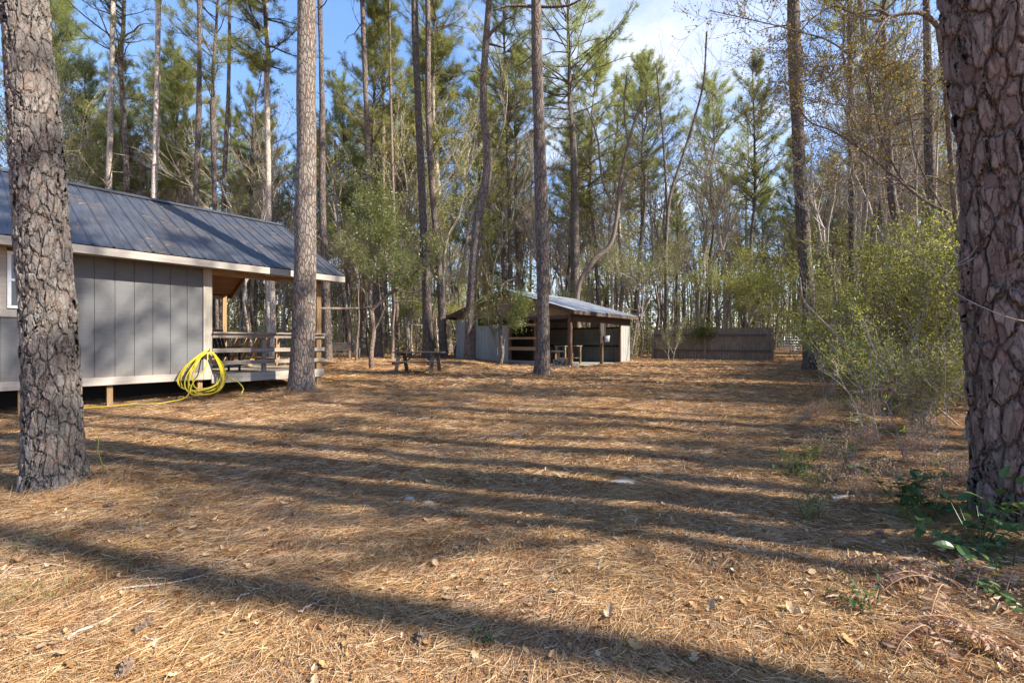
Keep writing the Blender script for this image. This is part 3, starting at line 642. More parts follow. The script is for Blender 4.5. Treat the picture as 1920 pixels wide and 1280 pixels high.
key_tree('pale pine trunk showing above the middle of the cabin roof', [(282, 620), (289, 380), (294, 200), (297, 0)], 22., [16, 13, 12, 10], 17.5, CROWNS[4], 1., 'bark_pale', 16, .5, 20, stubs=4, rz=1)
key_tree('leftmost whitish pine trunk showing above the cabin roof', [(198, 620), (204, 340), (208, 200), (212, 0)], 24., [15, 13, 11, 9], 15.0, CROWNS[2], 1., 'bark_pale', 16, .5, 21, stubs=6, rz=2)
key_tree('straight grey pine trunk above the cabin roof nearest the porch end of it', [(362, 620), (367, 380), (373, 200), (374, 0)], 20., [14, 12, 11, 10], 17., SPARSE[1], 1., 'bark_far', 16, .5, 22, stubs=3)
key_tree('thin pine seen over the right part of the cabin roof', [(505, 640), (502, 410), (503, 200), (500, 0)], 27., [11, 10, 8, 6], 17., YOUNG[1], 1.1, 'bark_pale', 12, .5, 23, stubs=8)
key_tree('thin dark pine over the cabin roof between two pale trunks', [(415, 640), (420, 350), (428, 180), (431, 0)], 29., [10, 9, 8, 5], 17., CROWNS[0], .9, 'bark_far', 12, .5, 24, stubs=8)
key_tree('pine trunk seen through the porch between its posts', [(515, 668), (512, 600), (508, 500), (505, 420)], 24., [16, 13, 12, 10], 15., CROWNS[3], 1., 'bark_pale', 14, .5, 25)
key_tree('dark pine trunk seen through the porch beside the corner board', [(408, 668), (407, 600), (404, 500)], 21., [9, 8, 7], 12., YOUNG[0], 1., 'bark_far', 12, .5, 26)
key_tree('thin dark trunk just left of the picnic table behind the crooked tree', [(724, 668), (724, 560), (720, 400)], 27., [7, 6, 5], 14., YOUNG[2], 1., 'bark_dark', 10, .5, 27)

limb(TB, [(910, 78, 0), (924, 58, -.1), (940, 44, -.15), (952, 26, -.2)], 21.3, 8, 4, 3); limb(TB, [(944, 38, -.15), (955, 34, -.2), (966, 36, -.3)], 21.3, 4, 2, 4, tw=1); limb(TB, [(914, 82, 0), (930, 86, 0), (945, 90, -.1)], 21.3, 5, 2, 5)
# ---- bare leaning hardwood behind the shed
def custom_tree(name, label, base, Y, limbs, mat, tipleaf=None, cat='tree', depth=None, group=None):
    """limbs: list of ([(px,py,dy)...], w0px, w1px)"""
    bx = at(base[0], Y); bz = root_z(bx, Y); o = thing(name, label, cat, (bx, Y, bz), 0, group)
    mb = MB(); ends = []
    for pts, w0, w1 in limbs:
        P = np.array([(at(p[0], Y+(p[2] if len(p) > 2 else 0))-bx, (p[2] if len(p) > 2 else 0), zat(p[1], Y+(p[2] if len(p) > 2 else 0))-bz) for p in pts])
        q = np.column_stack([P, np.linspace(w0, w1, len(P))/F*Y/2])
        PP, rr, s = rings([tuple(t) for t in q], lambda z: .12)
        tube(mb, PP, rr, 9, 0, cap=False); ends.append((PP, rr))
    return o, mb, ends
def twigs_from(mb, ends, rng, dens, L, mat=0, lev=2, kids=4, spread=.8, tips=None, lo=.35, r=.012):
    br = []; tips = [] if tips is None else tips
    for PP, rr in ends:
        n_ = int(len(PP)*.12*dens)
        for k in range(n_):
            i = int(rng.uniform(lo, 1)*(len(PP)-1)); d = PP[min(i+1, len(PP)-1)]-PP[max(i-1, 0)]; d = unit(d); lat = unit(rng.normal(size=3))
            grow(rng, PP[i], unit(d*.5+lat*.9+np.array([0, 0, .2])), L*rng.uniform(.5, 1.2), min(rr[i]*.5, r), 0, lev-1, br, tips, kids, spread, .08, .16)
    for P, q, lv in br: np.maximum(q, .003, out=q)
    wood(mb, br, mat); return tips
def tipleaves(tips, rng, per, jit, ls, lw, lm, keep=1.):
    ml = MB(); P = np.array([pt for t, d in tips for pt in t[1:]]); D = np.array([dd for t, d in tips for dd in d])
    k = rng.random(len(P)) < keep; P = P[k]; D = D[k]
    P = np.repeat(P, per, 0)+rng.normal(size=(len(P)*per, 3))*jit; D = np.repeat(D, per, 0)+rng.normal(size=P.shape)*.9
    leaves(ml, P, D, ls*(.6+.7*rng.random(len(P))), lw, rng, 0); return ml

rng = R(77)
o, mb, ends = custom_tree('hardwood_tree', 'bare dark hardwood with a bowed forking trunk behind the shed roof', (1090, 640), 26., [
    ([(1084, 650), (1092, 520), (1112, 490), (1142, 462), (1156, 410), (1163, 340), (1178, 270), (1203, 190)], 11, 5),
    ([(1160, 380), (1180, 320), (1212, 290), (1238, 240, 1)], 6, 3), ([(1156, 400), (1130, 340), (1120, 260, -1), (1100, 200, -1)], 5, 2),
    ([(1178, 270), (1170, 200), (1175, 140)], 4, 2)], 'bark_dark')
twigs_from(mb, ends, rng, 1.5, 1.3, 0, 3); obj('trunk', mb, M['bark_dark'], o, True)
o, mb, ends = custom_tree('hardwood_tree', 'slender bare tree forking upwards behind the board fence', (1250, 640), 27.5, [
    ([(1250, 655), (1249, 560), (1250, 430), (1256, 370), (1278, 300), (1297, 240), (1318, 160), (1325, 60)], 8, 3),
    ([(1252, 400), (1246, 300), (1238, 200), (1230, 120)], 5, 2), ([(1256, 370), (1270, 340), (1300, 320), (1330, 270, 1)], 4, 2)], 'twig')
twigs_from(mb, ends, rng, 1.7, 1.5, 0, 3); obj('trunk', mb, M['bark_far'], o, True)

# ---- crooked live tree between swing bench and picnic table
rng = R(78)
o, mb, ends = custom_tree('crooked_tree', 'low crooked evergreen tree with an arching limb left of the picnic table', (695, 687), 17.8, [
    ([(696, 690), (696, 660), (700, 620), (697, 592), (694, 574)], 9, 10),
    ([(695, 580), (694, 555), (698, 520), (704, 490), (700, 440), (690, 390, .5)], 8, 4),
    ([(697, 582), (705, 573), (718, 564), (730, 550), (742, 545), (757, 547), (772, 549), (790, 541)], 8, 3),
    ([(742, 545), (733, 528), (726, 500), (722, 470)], 5, 3), ([(755, 546), (760, 530), (775, 515), (790, 500, -.5)], 4, 2),
    ([(716, 590), (722, 578), (740, 568), (760, 565), (788, 566)], 3, 1.5), ([(700, 620), (712, 600), (722, 575)], 5, 3)], 'bark_dark')
tips = twigs_from(mb, ends[1:5], rng, 3.4, 1.1, 0, 3, lo=.45)
obj('trunk', mb, M['bark_dark'], o, True); obj('crown', tipleaves(tips, rng, 4, .09, .085, .034, 'ever', .75), M['ever'], o)
# canopy high part
rng = R(79)
ts, tl = leafy(801, 2.2, .05, 4, 4, .7, 4, 3, .085, .036, 'ever', up=.07, jit=.12, base_spread=.5, keep=.6)
def small_tree(label, px, Y, th, sc, cm, tw=.07, mat='bark_dark', seed=0, name='evergreen_tree', lean=.0, group=None, cat='tree'):
    x = at(px, Y); bz = root_z(x, Y); o = thing(name, label, cat, (x, Y, bz), 0, group)
    rng = R(seed); pts = [(0, 0, -.1, tw*1.2)]; p = np.array([0., 0, 0]); 
    for k in range(1, 5):
        p = p+np.array([lean*th/4+rng.normal()*.08, rng.normal()*.08, th/4]); pts.append((*p, tw*(1-.1*k)))
    obj('trunk', trunk(pts, 10, .25, .2, seed, .05), M[mat], o, True)
    rz = rng.random()*6.28
    c = link('crown', cm[1], o, tuple(p), (0, 0, rz), (sc,)*3)
    b = link('branches', cm[0], o, tuple(p), (0, 0, rz), (sc,)*3)
    return o
EV = [(ts, tl)]+[leafy(s, l, .05, 4, 4, .75, 4, 3, .085, .036, lm, up=.05, jit=.13, base_spread=.6, keep=.7) for s, l, lm in ((802, 1.9, 'ever'), (803, 2.2, 'olive'), (804, 1.8, 'olive'), (805, 1.8, 'yell'), (806, 2.0, 'brown'))]
small_tree('bushy dark evergreen standing behind the arching limb of the crooked tree', 735, 21.5, 3.3, .62, EV[0], seed=1)
for k_, (px_, y_, th_, s_, e_, lb_) in enumerate([(618, 24., 2.4, .8, 3, 'loose olive tree behind the porch corner post'), (690, 25.5, 4.6, .85, 1, 'tall loose evergreen above the crooked tree'), (765, 23.8, 1.6, .8, 4, 'low yellow green bushy tree behind the picnic table'), (815, 26.5, 3.2, .8, 2, 'grey olive tree between the two pines right of the picnic table'), (850, 26., 1.3, .8, 4, 'low yellow green bushy tree at the back left corner of the shed'), (575, 25., 1.8, .8, 3, 'olive bushy tree seen past the pine before the deck'), (740, 27., 5.4, .9, 3, 'lofty olive crown over the picnic table')]):
    small_tree(lb_, px_, y_, th_, s_, EV[e_], seed=40+k_, tw=.05)
small_tree('thin evergreen leaning out over the swing bench', 668, 20.5, 3.8, .55, EV[1], seed=11, tw=.05)
small_tree('lofty evergreen crown above the picnic table between two pine trunks', 770, 24.5, 5.2, .8, EV[3], seed=12)
small_tree('dark evergreen crown left of the leaning pine behind the picnic table', 655, 23., 4.4, .62, EV[2], seed=2)
small_tree('broad leafy evergreen with glossy foliage right of the shed', 1196, 27.6, 2.4, 1.15, EV[0], seed=3)
small_tree('tall narrow evergreen between the shed and the crooked pine', 835, 25., 4.0, 1., EV[3], seed=4)
small_tree('yellow green leafy sapling crown high behind the right hand thicket', 1400, 28., 2.0, 1.2, EV[4], seed=5)
small_tree('bright yellow green tree crown above the middle of the board fence', 1345, 27.5, 2.6, 1.2, EV[4], seed=15)
small_tree('loose yellow green tree between the farm gate and the dark thicket pine', 1440, 29., 3.4, 1.2, EV[4], seed=16)
small_tree('yellow green sapling rising by the dark pine beyond the farm gate lane', 1535, 25., 1.2, 1.0, EV[4], seed=6)

# ---- gnarled tree in front of the shed wall
rng = R(80)
o, mb, ends = custom_tree('gnarled_tree', 'small gnarled tree with twin crooked stems against the shed front wall', (940, 679), 18.9, [
    ([(939, 681), (942, 660), (939, 640), (938, 615), (940, 598), (934, 585), (933, 572), (940, 560), (938, 545), (944, 532), (960, 524)], 8, 3),
    ([(936, 605), (925, 600), (912, 597), (903, 588), (895, 580)], 5, 2.5),
    ([(933, 665), (930, 640), (922, 620), (914, 602), (908, 590)], 3.5, 2), ([(944, 655), (946, 635), (955, 618), (965, 605)], 3, 1.5),
    ([(940, 560), (928, 552), (915, 560), (903, 566)], 3, 1.5), ([(950, 528), (968, 522), (985, 518, -.5)], 2.5, 1.2), ([(934, 575), (950, 570), (965, 575), (982, 572, -.5)], 3, 1.5)], 'bark_mid')
tips = twigs_from(mb, ends[1:], rng, 3.2, .6, 0, 3, lo=.3, r=.008)
obj('trunk', mb, M['bark_mid'], o, True)
ml = tipleaves(tips, rng, 2, .05, .06, .026, 'olive', .3)
K = 3000; c = rng.choice(9, K, p=[.18, .18, .17, .16, .15, .05, .04, .04, .03]); cen = np.array([(973, 560), (978, 578), (962, 590), (985, 566), (966, 606), (930, 565), (915, 585), (945, 545), (905, 600)])[c]
P = np.column_stack([at(cen[:, 0]+rng.normal(size=K)*9, 18.7)-o.location.x, rng.normal(size=K)*.28-.2, zat(cen[:, 1]+rng.normal(size=K)*8, 18.7)-o.location.z])
leaves(ml, P, rng.normal(size=(K, 3)), .075, .032, rng, 0); obj('crown', ml, M['ever'], o)

# ---- background wood: counted trees
ZN = [(130, 'behind the left foreground trunk'), (330, 'over the left part of the cabin roof'), (540, 'over the right part of the cabin roof'), (640, 'behind the end of the porch'), (760, 'behind the crooked evergreen'), (860, 'behind the picnic table'), (1000, 'behind the left half of the shed'), (1200, 'behind the right half of the shed'), (1330, 'behind the left fence panel'), (1450, 'behind the right fence panel'), (1560, 'beyond the farm gate'), (1750, 'deep in the right hand thicket'), (9999, 'behind the big right trunk')]
def zone(px): return next(n_ for a_, n_ in ZN if px < a_)
TRUNKS = []
for s in range(5):
    rng = R(300+s); p = np.zeros(2); pts = [(0, 0, -.2, .22)]
    H = [13, 12, 14, 11, 15][s]
    for k in range(1, 6): p = p+rng.normal(size=2)*.16; pts.append((p[0], p[1], H*k/5, .20-.022*k))
    TRUNKS.append((trunk(pts, 10, .7, .3, s, .03, stubs=26).me('trunk', [M['bark_far' if s != 2 else 'bark_pale']], True), pts[-1][:3]))
CLEAN = (trunk([(0, 0, -.2, .20), (.12, .1, 3, .17), (-.05, .0, 6, .16), (.2, .1, 13, .12)], 12, .4, .2, 9, .09).me('trunk', [M['bark_far']], True), (.15, .1, 13.))
BTR = []
for s in range(3):
    rng = R(330+s); p = np.zeros(2); pts = [(0, 0, -.2, .11)]; H = [5, 6.5, 4][s]
    for k in range(1, 5): p = p+rng.normal(size=2)*.2; pts.append((p[0], p[1], H*k/4, .10-.008*k))
    BTR.append((trunk(pts, 8, .5, .3, s, .03, stubs=3).me('trunk', [M['bark_dark' if s else 'twig']], True), pts[-1][:3]))
YTR = []
for s in range(2):
    rng = R(350+s); p = np.zeros(2); pts = [(0, 0, -.2, .11)]; H = [4.5, 6.][s]
    for k in range(1, 4): p = p+rng.normal(size=2)*.12; pts.append((p[0], p[1], H*k/3, .10-.006*k))
    YTR.append((trunk(pts, 8, .6, .25, s, .03, stubs=9).me('trunk', [M['bark_far']], True), pts[-1][:3]))
def put(name, label, group, x, y, tr, cm, sc, rz, crs=1., csc=None, tilt=(0, 0)):
    o = thing(name, label, 'tree', (x, y, root_z(x, y)), rz, group); o.scale = (sc,)*3; o.rotation_euler = (tilt[0], tilt[1], rz)
    link('trunk', tr[0], o)
    if isinstance(cm, tuple):
        link('crown', cm[1], o, tr[1], (0, 0, 0), (crs,)*3); link('branches', cm[0], o, tr[1], (0, 0, 0), (crs,)*3)
    else: link('crown', cm, o, (tr[1][0], tr[1][1], tr[1][2]-.1), (0, 0, rz), (crs,)*3)
def blocked(x, y, m=1.0):
    for C0, X0, X1, Y0, Y1 in ((CC, -10, 3.6, -1, 7.5), (PS, -.6, 6.6, -1, 7.4)):
        lx = (x-C0[0])*d1[0]+(y-C0[1])*d1[1]; ly = (x-C0[0])*d2[0]+(y-C0[1])*d2[1]
        if X0-m < lx < X1+m and Y0-m < ly < Y1+m: return True
    if y < 24 and -14 < x < .58*y+.5 : return True
    if 0 < y < 41 and abs((x-at(1480, y))) < 1.7: return True      # lane to the gate
    if y < 31 and at(1190, y) < x < at(1465, y): return True
    return False
placed = []
def scatter(rng, n_, y0, y1, mind, fn, pxr=(-60, 1980), tries=40):
    for k in range(n_):
        for t in range(tries):
            y = math.sqrt(rng.uniform(y0*y0, y1*y1)); px = rng.uniform(*pxr); x = at(px, y)
            if blocked(x, y): continue
            if any((x-a)**2+(y-b)**2 < mind*mind for a, b in placed): continue
            placed.append((x, y)); fn(x, y, px, k); break
rng = R(400)
def f_pine(x, y, px, k):
    t = TRUNKS[k % 5]; c = (CROWNS+SPARSE)[rng.integers(0, 7)]
    q_ = ('pale' if k % 5 == 2 else 'brown')+' tall pine '+('far back' if y > 47 else 'at the edge')+' in woods '+zone(px); put('pine_tree', q_, q_, x, y, t, c, rng.uniform(.8, 1.12), rng.random()*6.28, rng.uniform(.8, 1.1), tilt=(rng.normal()*.02, rng.normal()*.02))
for k_, (px_, y_, t_, c_, s_, lb_) in enumerate([(1128, 33., 3, BIGC[1], .95, 'broad crowned pine right of the spreading pine behind the shed'), (1185, 38., 1, BIGC[0], .95, 'broad crowned pine above the right end of the shed roof'), (1325, 36., 3, CROWNS[2], 1., 'pine with a full crown above the gap between the fence panels'), (1395, 31., 3, CROWNS[0], .9, 'pine with a full crown above the right fence panel'), (985, 34., 1, CROWNS[4], .95, 'full crowned pine left of the dark pine before the shed'), (650, 33., 3, CROWNS[2], .95, 'full crowned pine above the horizontal pole'), (245, 31., 3, CROWNS[0], .9, 'full crowned pine over the cabin between two pale trunks'), (330, 33., 1, BIGC[1], .85, 'broad crowned pine over the middle of the cabin roof'), (465, 32., 3, CROWNS[3], 1., 'full crowned pine over the right end of the cabin roof'), (140, 32., 3, CROWNS[2], .95, 'full crowned pine just right of the left foreground trunk')]):
    put('pine_tree', lb_, None, at(px_, y_), y_, TRUNKS[t_], c_, s_, k_*1.1, 1.); placed.append((at(px_, y_), y_))
scatter(rng, 38, 25, 48, 2.4, f_pine); scatter(rng, 46, 46, 75, 2.6, f_pine)
def f_young(x, y, px, k):
    put('young_pine', 'young pine with low branches in the woods '+zone(px), 'young pines '+zone(px), x, y, YTR[k % 2], YOUNG[k % 3], rng.uniform(.8, 1.4), rng.random()*6.28, 1., tilt=(rng.normal()*.03, rng.normal()*.03))
scatter(rng, 36, 27, 62, 1.8, f_young)
def f_bare(x, y, px, k):
    put('bare_tree', 'leafless slender grey hardwood in the woods '+zone(px), 'leafless hardwoods '+zone(px), x, y, BTR[k % 3], BARE[k % 3], rng.uniform(.8, 1.3), rng.random()*6.28, 1., tilt=(rng.normal()*.06, rng.normal()*.06))
scatter(rng, 96, 24.5, 50, 1.4, f_bare)
def f_airy(x, y, px, k):
    put('airy_tree', 'slender tree with thin yellow leaves in woods '+zone(px), 'thin leaved trees '+zone(px), x, y, BTR[k % 3], AIRY[k % 3], rng.uniform(.9, 1.5), rng.random()*6.28, 1., tilt=(rng.normal()*.05, rng.normal()*.05))
scatter(rng, 92, 25, 52, 1.4, f_airy)
def f_ever(x, y, px, k):
    w = rng.choice([0, 1, 2, 3, 3, 5, 2]) if px < 1450 else rng.choice([4, 4, 2, 5, 3])
    put('understory_tree', 'low leafy understory tree in the woods '+zone(px), 'leafy understory trees '+zone(px), x, y, BTR[2 if k % 2 else 0], EV[w], rng.uniform(.45, .85), rng.random()*6.28, 1.1)
scatter(rng, 95, 24.5, 50, 1.4, f_ever)
# pole-thin saplings
SAP = []
for s in range(3):
    rng2 = R(370+s); p = np.zeros(2); pts = [(0, 0, -.2, .05)]
    for k in range(1, 6): p = p+rng2.normal(size=2)*.16; pts.append((p[0], p[1], 8.5*k/5, .048-.006*k))
    SAP.append(trunk(pts, 6, .6, .1, s, .03, stubs=12).me('trunk', [M['twig' if s else 'twig_pale']], True))
def f_sap(x, y, px, k):
    o = thing('sapling', 'thin pole like leafless sapling in the woods '+zone(px), 'tree', (x, y, root_z(x, y)), rng.random()*6.28, 'thin saplings '+zone(px)); o.scale = (1, 1, rng.uniform(.6, 1.3)); o.rotation_euler[0] = rng.normal()*.05
    link('trunk', SAP[k % 3], o)
scatter(rng, 70, 24.5, 45, .8, f_sap)
# right hand woods closer by
def f_ever2(x, y, px, k):
    put('understory_tree', 'leafy yellow green understory tree beside the yard on the right', 'understory trees beside the yard', x, y, BTR[2], EV[[4, 4, 2, 5][k % 4]], rng.uniform(.38, .6), rng.random()*6.28, 1.2)
scatter(rng, 12, 12, 24, 1.6, f_ever2, (1560, 2000))
def f_bare2(x, y, px, k):
    put('bare_tree', 'leafless dark branching tree beside the yard on the right', 'leafless trees beside the yard', x, y, BTR[1], BARE[k % 3], rng.uniform(.6, 1.), rng.random()*6.28, 1., tilt=(rng.normal()*.08, rng.normal()*.08))
scatter(rng, 12, 11, 24, 1.5, f_bare2, (1560, 2000))
def f_sap2(x, y, px, k):
    o = thing('sapling', 'thin pole like sapling beside the yard on the right', 'tree', (x, y, root_z(x, y)), rng.random()*6.28, 'thin saplings beside the yard'); o.scale = (1, 1, rng.uniform(.6, 1.1)); o.rotation_euler[0] = rng.normal()*.1
    link('trunk', SAP[k % 3], o)
scatter(rng, 26, 10, 24, .8, f_sap2, (1560, 2000))
def f_slim(x, y, px, k):
    put('pine_tree', 'slim dark pine standing in the thicket on the right', 'slim pines of the right thicket', x, y, TRUNKS[(0, 1, 3, 4)[k % 4]], SPARSE[k % 2], rng.uniform(.55, .8), rng.random()*6.28, 1., tilt=(rng.normal()*.03, rng.normal()*.03))
scatter(rng, 9, 12, 24, 1.5, f_slim, (1580, 2050))

# ---- the stand right of the yard that shades it (mostly outside the frame)
rng = R(500)
def f_off(x, y, k, t=None, c=None, sc=None):
    put('pine_tree', 'tall pine of the open stand along the right side of the yard', 'pines right of the yard', x, y, TRUNKS[k % 5] if t is None else t, SPARSE[k % 2] if c is None else c, sc or rng.uniform(.8, 1.1), rng.random()*6.28, .75)
OFF = [(12.3, -1.6), (6.0, 2.1), (9.6, 3.0), (10.6, 5.2), (12, 1.6), (13.2, 7.2), (12.2, 9.8), (14.8, 12.5), (13.5, -1.2), (15.5, 4.4), (16.5, 9.2), (17.5, 14), (18.5, 6.6), (19, 1.5), (24.5, 9), (26, .5), (15, 17)]
for k, (x, y) in enumerate(OFF): f_off(x, y, k, CLEAN if k < 4 else None)
for k, (x, y) in enumerate([(10.5, .5), (15, 3.2), (12, 8.6), (20, 1)]):
    put('bare_tree', 'leafless tree of the open stand along the right side of the yard', 'leafless trees right of the yard', x, y, BTR[k % 3], BARE[k % 3], 1.1, k*1.3, 1.)

# ---- far wood as one mass
def farwood():
    rng = R(600); mb = MB()
    n_ = 900; y = rng.uniform(60, 125, n_); x = (rng.random(n_)*2-1)*1.25*y; z = gz(x, y, False)
    A = np.stack([x, y, z], -1); H = rng.uniform(9, 19, n_); B = A+np.stack([rng.normal(size=n_)*.5, rng.normal(size=n_)*.5, H], -1)
    segs(mb, A, B, rng.uniform(.10, .24, n_), rng.uniform(.05, .1, n_), 5, 0)
    n_ = 190000; y = rng.uniform(50, 115, n_); x = (rng.random(n_)*2-1)*1.25*y
    h = rng.random(n_)**1.5*17; cl = np.sin(x*.35+y*.2)*np.sin(y*.3-h*.25)+np.sin(x*.9)*.5
    k = cl > -.45; x, y, h = x[k], y[k], h[k]; P = np.stack([x, y, gz(x, y, False)+h], -1); D = rng.normal(size=P.shape)
    s = rng.random(len(P)) < .5
    leaves(mb, P[s], D[s], .5, .2, rng, 1); leaves(mb, P[~s], D[~s], .45, .18, rng, 2)
    return mb
tagp(obj('far_woodland', farwood(), [M['bark_far'], M['olive'], M['pine2']]), 'distant mass of woodland trunks and foliage closing the view', 'woodland', None, 'stuff')
def brush():
    rng = R(610); mb = MB(); n_ = 150000
    y = rng.uniform(24.5, 60, n_); x = (rng.random(n_)*2-1)*1.25*y
    h = rng.random(n_)**1.5*3.6; cl = np.sin(x*.9+y*.5)*np.sin(y*.8-x*.3)
    lx = (x-PS[0])*d1[0]+(y-PS[1])*d1[1]; ly = (x-PS[0])*d2[0]+(y-PS[1])*d2[1]
    k = (h < 2.0+cl*1.6) & ~((lx > -.4) & (lx < 6.6) & (ly > -.6) & (ly < 7.4)) & (np.abs(x-at(1480, y)) > 1.6)
    k &= ~((y < 29) & (x > at(1200, y)) & (x < at(1560, y))) 
    x, y, h = x[k], y[k], h[k]; P = np.stack([x, y, gz(x, y, False)+h], -1); D = rng.normal(size=P.shape); s = rng.random(len(P)) < .6
    leaves(mb, P[s], D[s], .17, .07, rng, 0); leaves(mb, P[~s], D[~s], .15, .06, rng, 1)
    q = 4000; y = rng.uniform(24.5, 50, q); x = (rng.random(q)*2-1)*1.25*y; kk = [not blocked(a, b, 0) for a, b in zip(x, y)]; x, y = x[kk], y[kk]; q = len(x)
    A = np.stack([x, y, gz(x, y, False)], -1); B = A+np.stack([rng.normal(size=q)*.4, rng.normal(size=q)*.4, rng.uniform(.6, 3.2, q)], -1)
    segs(mb, A, B, np.full(q, .012), np.full(q, .006), 3, 2)
    return mb
tagp(obj('undergrowth', brush(), [M['olive'], M['brush2'], M['twig']]), 'low tangled undergrowth on the woodland floor behind the yard', 'undergrowth', None, 'stuff')

# ------------------------------------------------------------------ cabin
cz = 0.0
cab = thing('cabin', 'grey vertical sided cabin on short posts with a blue grey metal roof and open porch', 'cabin', (CC[0], CC[1], 0), ANG)
XL = -9.0; WD = 6.7; Z0, ZF = .54, .655; ZE = 3.05; OH = .48; XR = 3.08; ZR = 5.22
def groovewall(mb, p0, dirv, L, z0, z1, sp=.305, g=.016, dep=.014, th=.05):
    xs = []; x = 0; prof = []
    nrm = np.array([dirv[1], -dirv[0]])         # outward
    k = 0
    while x < L:
        e = min(x+sp-g, L); prof += [(x, 0), (e, 0), (e, -dep), (min(e+g, L), -dep)]; x += sp
    pr = np.array(prof); V = []
    for z in (z0, z1): 
        q = p0[None]+pr[:, :1]*dirv[None]+pr[:, 1:]*nrm[None]; V.append(np.column_stack([q, np.full(len(q), z)]))
    n_ = len(pr); i = np.arange(n_-1)
    mb.add(np.concatenate(V), np.stack([i, i+1, i+1+n_, i+n_], -1))
mb = MB(); groovewall(mb, np.array([XL, 0.]), np.array([1., 0.]), -XL-.14, Z0+.14, 3.2)
box(mb, XL, -.14, .012, .08, Z0+.14, 3.2)
w_ = obj('wall', mb, M['siding'], cab)
mb = MB(); box(mb, XL, 0, WD-.08, WD, Z0, 3.2); [mb.add([(xx, .09, Z0), (xx, WD-.09, Z0), (xx, WD-.09, 3.2), (xx, WD/2, 4.98), (xx, .09, 3.2), (xx+.06, .09, Z0), (xx+.06, WD-.09, Z0), (xx+.06, WD-.09, 3.2), (xx+.06, WD/2, 4.98), (xx+.06, .09, 3.2)], [[0, 1, 2, 4], [5, 9, 7, 6], [0, 5, 6, 1], [4, 2, 3, 3][:4] if False else [0, 4, 9, 5]]) or mb.f.append((np.array([[2, 3, 4], [7, 9, 8]])+mb.n-10, 0)) for xx in (-.08, XL)]; obj('wall', mb, M['siding'], cab)
mb = MB(); box(mb, XL, -.002, -.022, .01, Z0, Z0+.155); obj('skirt_board', mb, M['wood_pale'], cab)
mb = MB(); box(mb, -.16, .012, -.028, .012, Z0+.157, ZE+.1); box(mb, -.16, .012, -.03, .03, Z0-.0, Z0+.155); obj('corner_board', mb, M['wood_pale_z'], cab)
mb = MB(); box(mb, XL, 0, .1, WD-.1, Z0+.05, Z0+.10); box(mb, XL+.05, -.05, 1.2, 1.22, -.05, Z0+.05); obj('floor_and_shade_sheet', mb, M['dark'], cab)  # floor panel, plus an added upright black sheet standing in for underfloor shade
for k, x in enumerate([-.2, -1.75, -2.95, -4.4]):
    mb = MB(); y = .06; box(mb, x-.045, x+.045, y, y+.09, -.05, Z0); obj('pier_post', mb, M['wood_tan'], cab)
# roof : profile of ribs along x, run down the slope
def roof_plane(mb, x0, x1, ya, za, yb, zb, sp, rw, rh, sub=True, mat=0):
    prof = []; x = x0
    while x < x1-.001:
        prof += [(x, 0), (x+sp*.5-rw, 0)] if sub else [(x, 0)]
        if sub: prof += [(x+sp*.5-rw*.3, rh*.25), (x+sp*.5+rw*.3, rh*.25), (x+sp*.5+rw, 0)]
        prof += [(x+sp-rw*2, 0), (x+sp-rw*1.2, rh), (x+sp-rw*.5, rh)]
        x += sp
    prof.append((x1, 0)); pr = np.array([p for p in prof if p[0] <= x1+.001])
    d = np.array([yb-ya, zb-za]); d /= np.linalg.norm(d); nr = np.array([-d[1], d[0]]);
    if nr[1] < 0: nr = -nr
    n_ = len(pr); V = []
    for (y, z) in ((ya, za), (yb, zb)): V.append(np.column_stack([pr[:, 0], y+nr[0]*pr[:, 1], z+nr[1]*pr[:, 1]]))
    i = np.arange(n_-1); f = np.stack([i, i+1, i+1+n_, i+n_], -1)
    mb.add(np.concatenate(V), f, mat)
yc = WD/2
mb = MB()
roof_plane(mb, XL-.4, XR, -OH-.03, ZE+.135, yc, ZR, .305, .022, .024)
roof_plane(mb, XL-.4, XR, WD+OH+.03, ZE+.135, yc, ZR, .305, .022, .024)
rf = obj('roof', mb, M['roof'], cab)
mb = MB(); sl = (ZR-ZE-.135)/(yc+OH+.03)
for s in (-1, 1): beam(mb, (XL-.4, yc+s*.10, ZR+.035-.10*sl), (XR+.01, yc+s*.10, ZR+.035-.10*sl), .21, .012, 0, (0, s*sl, 1))
obj('ridge_cap', mb, M['roof'], rf)
# soffit deck under the roof sheet, rafters in the porch
mb = MB()
for s, ye in ((-1, -OH), (1, WD+OH)):
    a = np.array([0, ye, ZE+.115]); b = np.array([0, yc, ZR-.03]); V = []
    for x in (XL-.35, XR-.03):
        for q in (a, b):
            V += [(x, q[1], q[2]), (x, q[1], q[2]-.018)]
    mb.add(V, [[0, 2, 6, 4], [1, 5, 7, 3], [0, 4, 5, 1], [2, 3, 7, 6], [0, 1, 3, 2], [4, 6, 7, 5]])
obj('roof_deck', mb, M['ply_red'], cab)
for x in (.55, 1.75, XR-.07):
    for s, ye in ((-1, -OH+.03), (1, WD+OH-.03)):
        mb = MB(); beam(mb, (x, ye, ZE+.03), (x, yc, ZR-.12), .04, .14); obj('rafter', mb, M['ply_red'], cab)
mb = MB(); box(mb, XL-.35, XR-.02, -OH-.022, -OH, ZE-.03, ZE+.118); obj('fascia', mb, M['wood_pale'], cab)
mb = MB(); box(mb, XL-.35, XR-.02, -OH+.002, -.02, ZE+.0, ZE+.012); obj('soffit', mb, M['wood_pale'], cab)
mb = MB(); box(mb, XL-.35, XR-.02, WD+OH, WD+OH+.022, ZE-.03, ZE+.118); obj('fascia', mb, M['wood_redx'], cab)
for ya_, yb_ in ((.0, .09), (WD-.1, WD-.01)): mb = MB(); box(mb, .02, 2.62, ya_, yb_, ZE-.12, ZE-.002); obj('porch_beam', mb, M['wood_tanx'], cab)
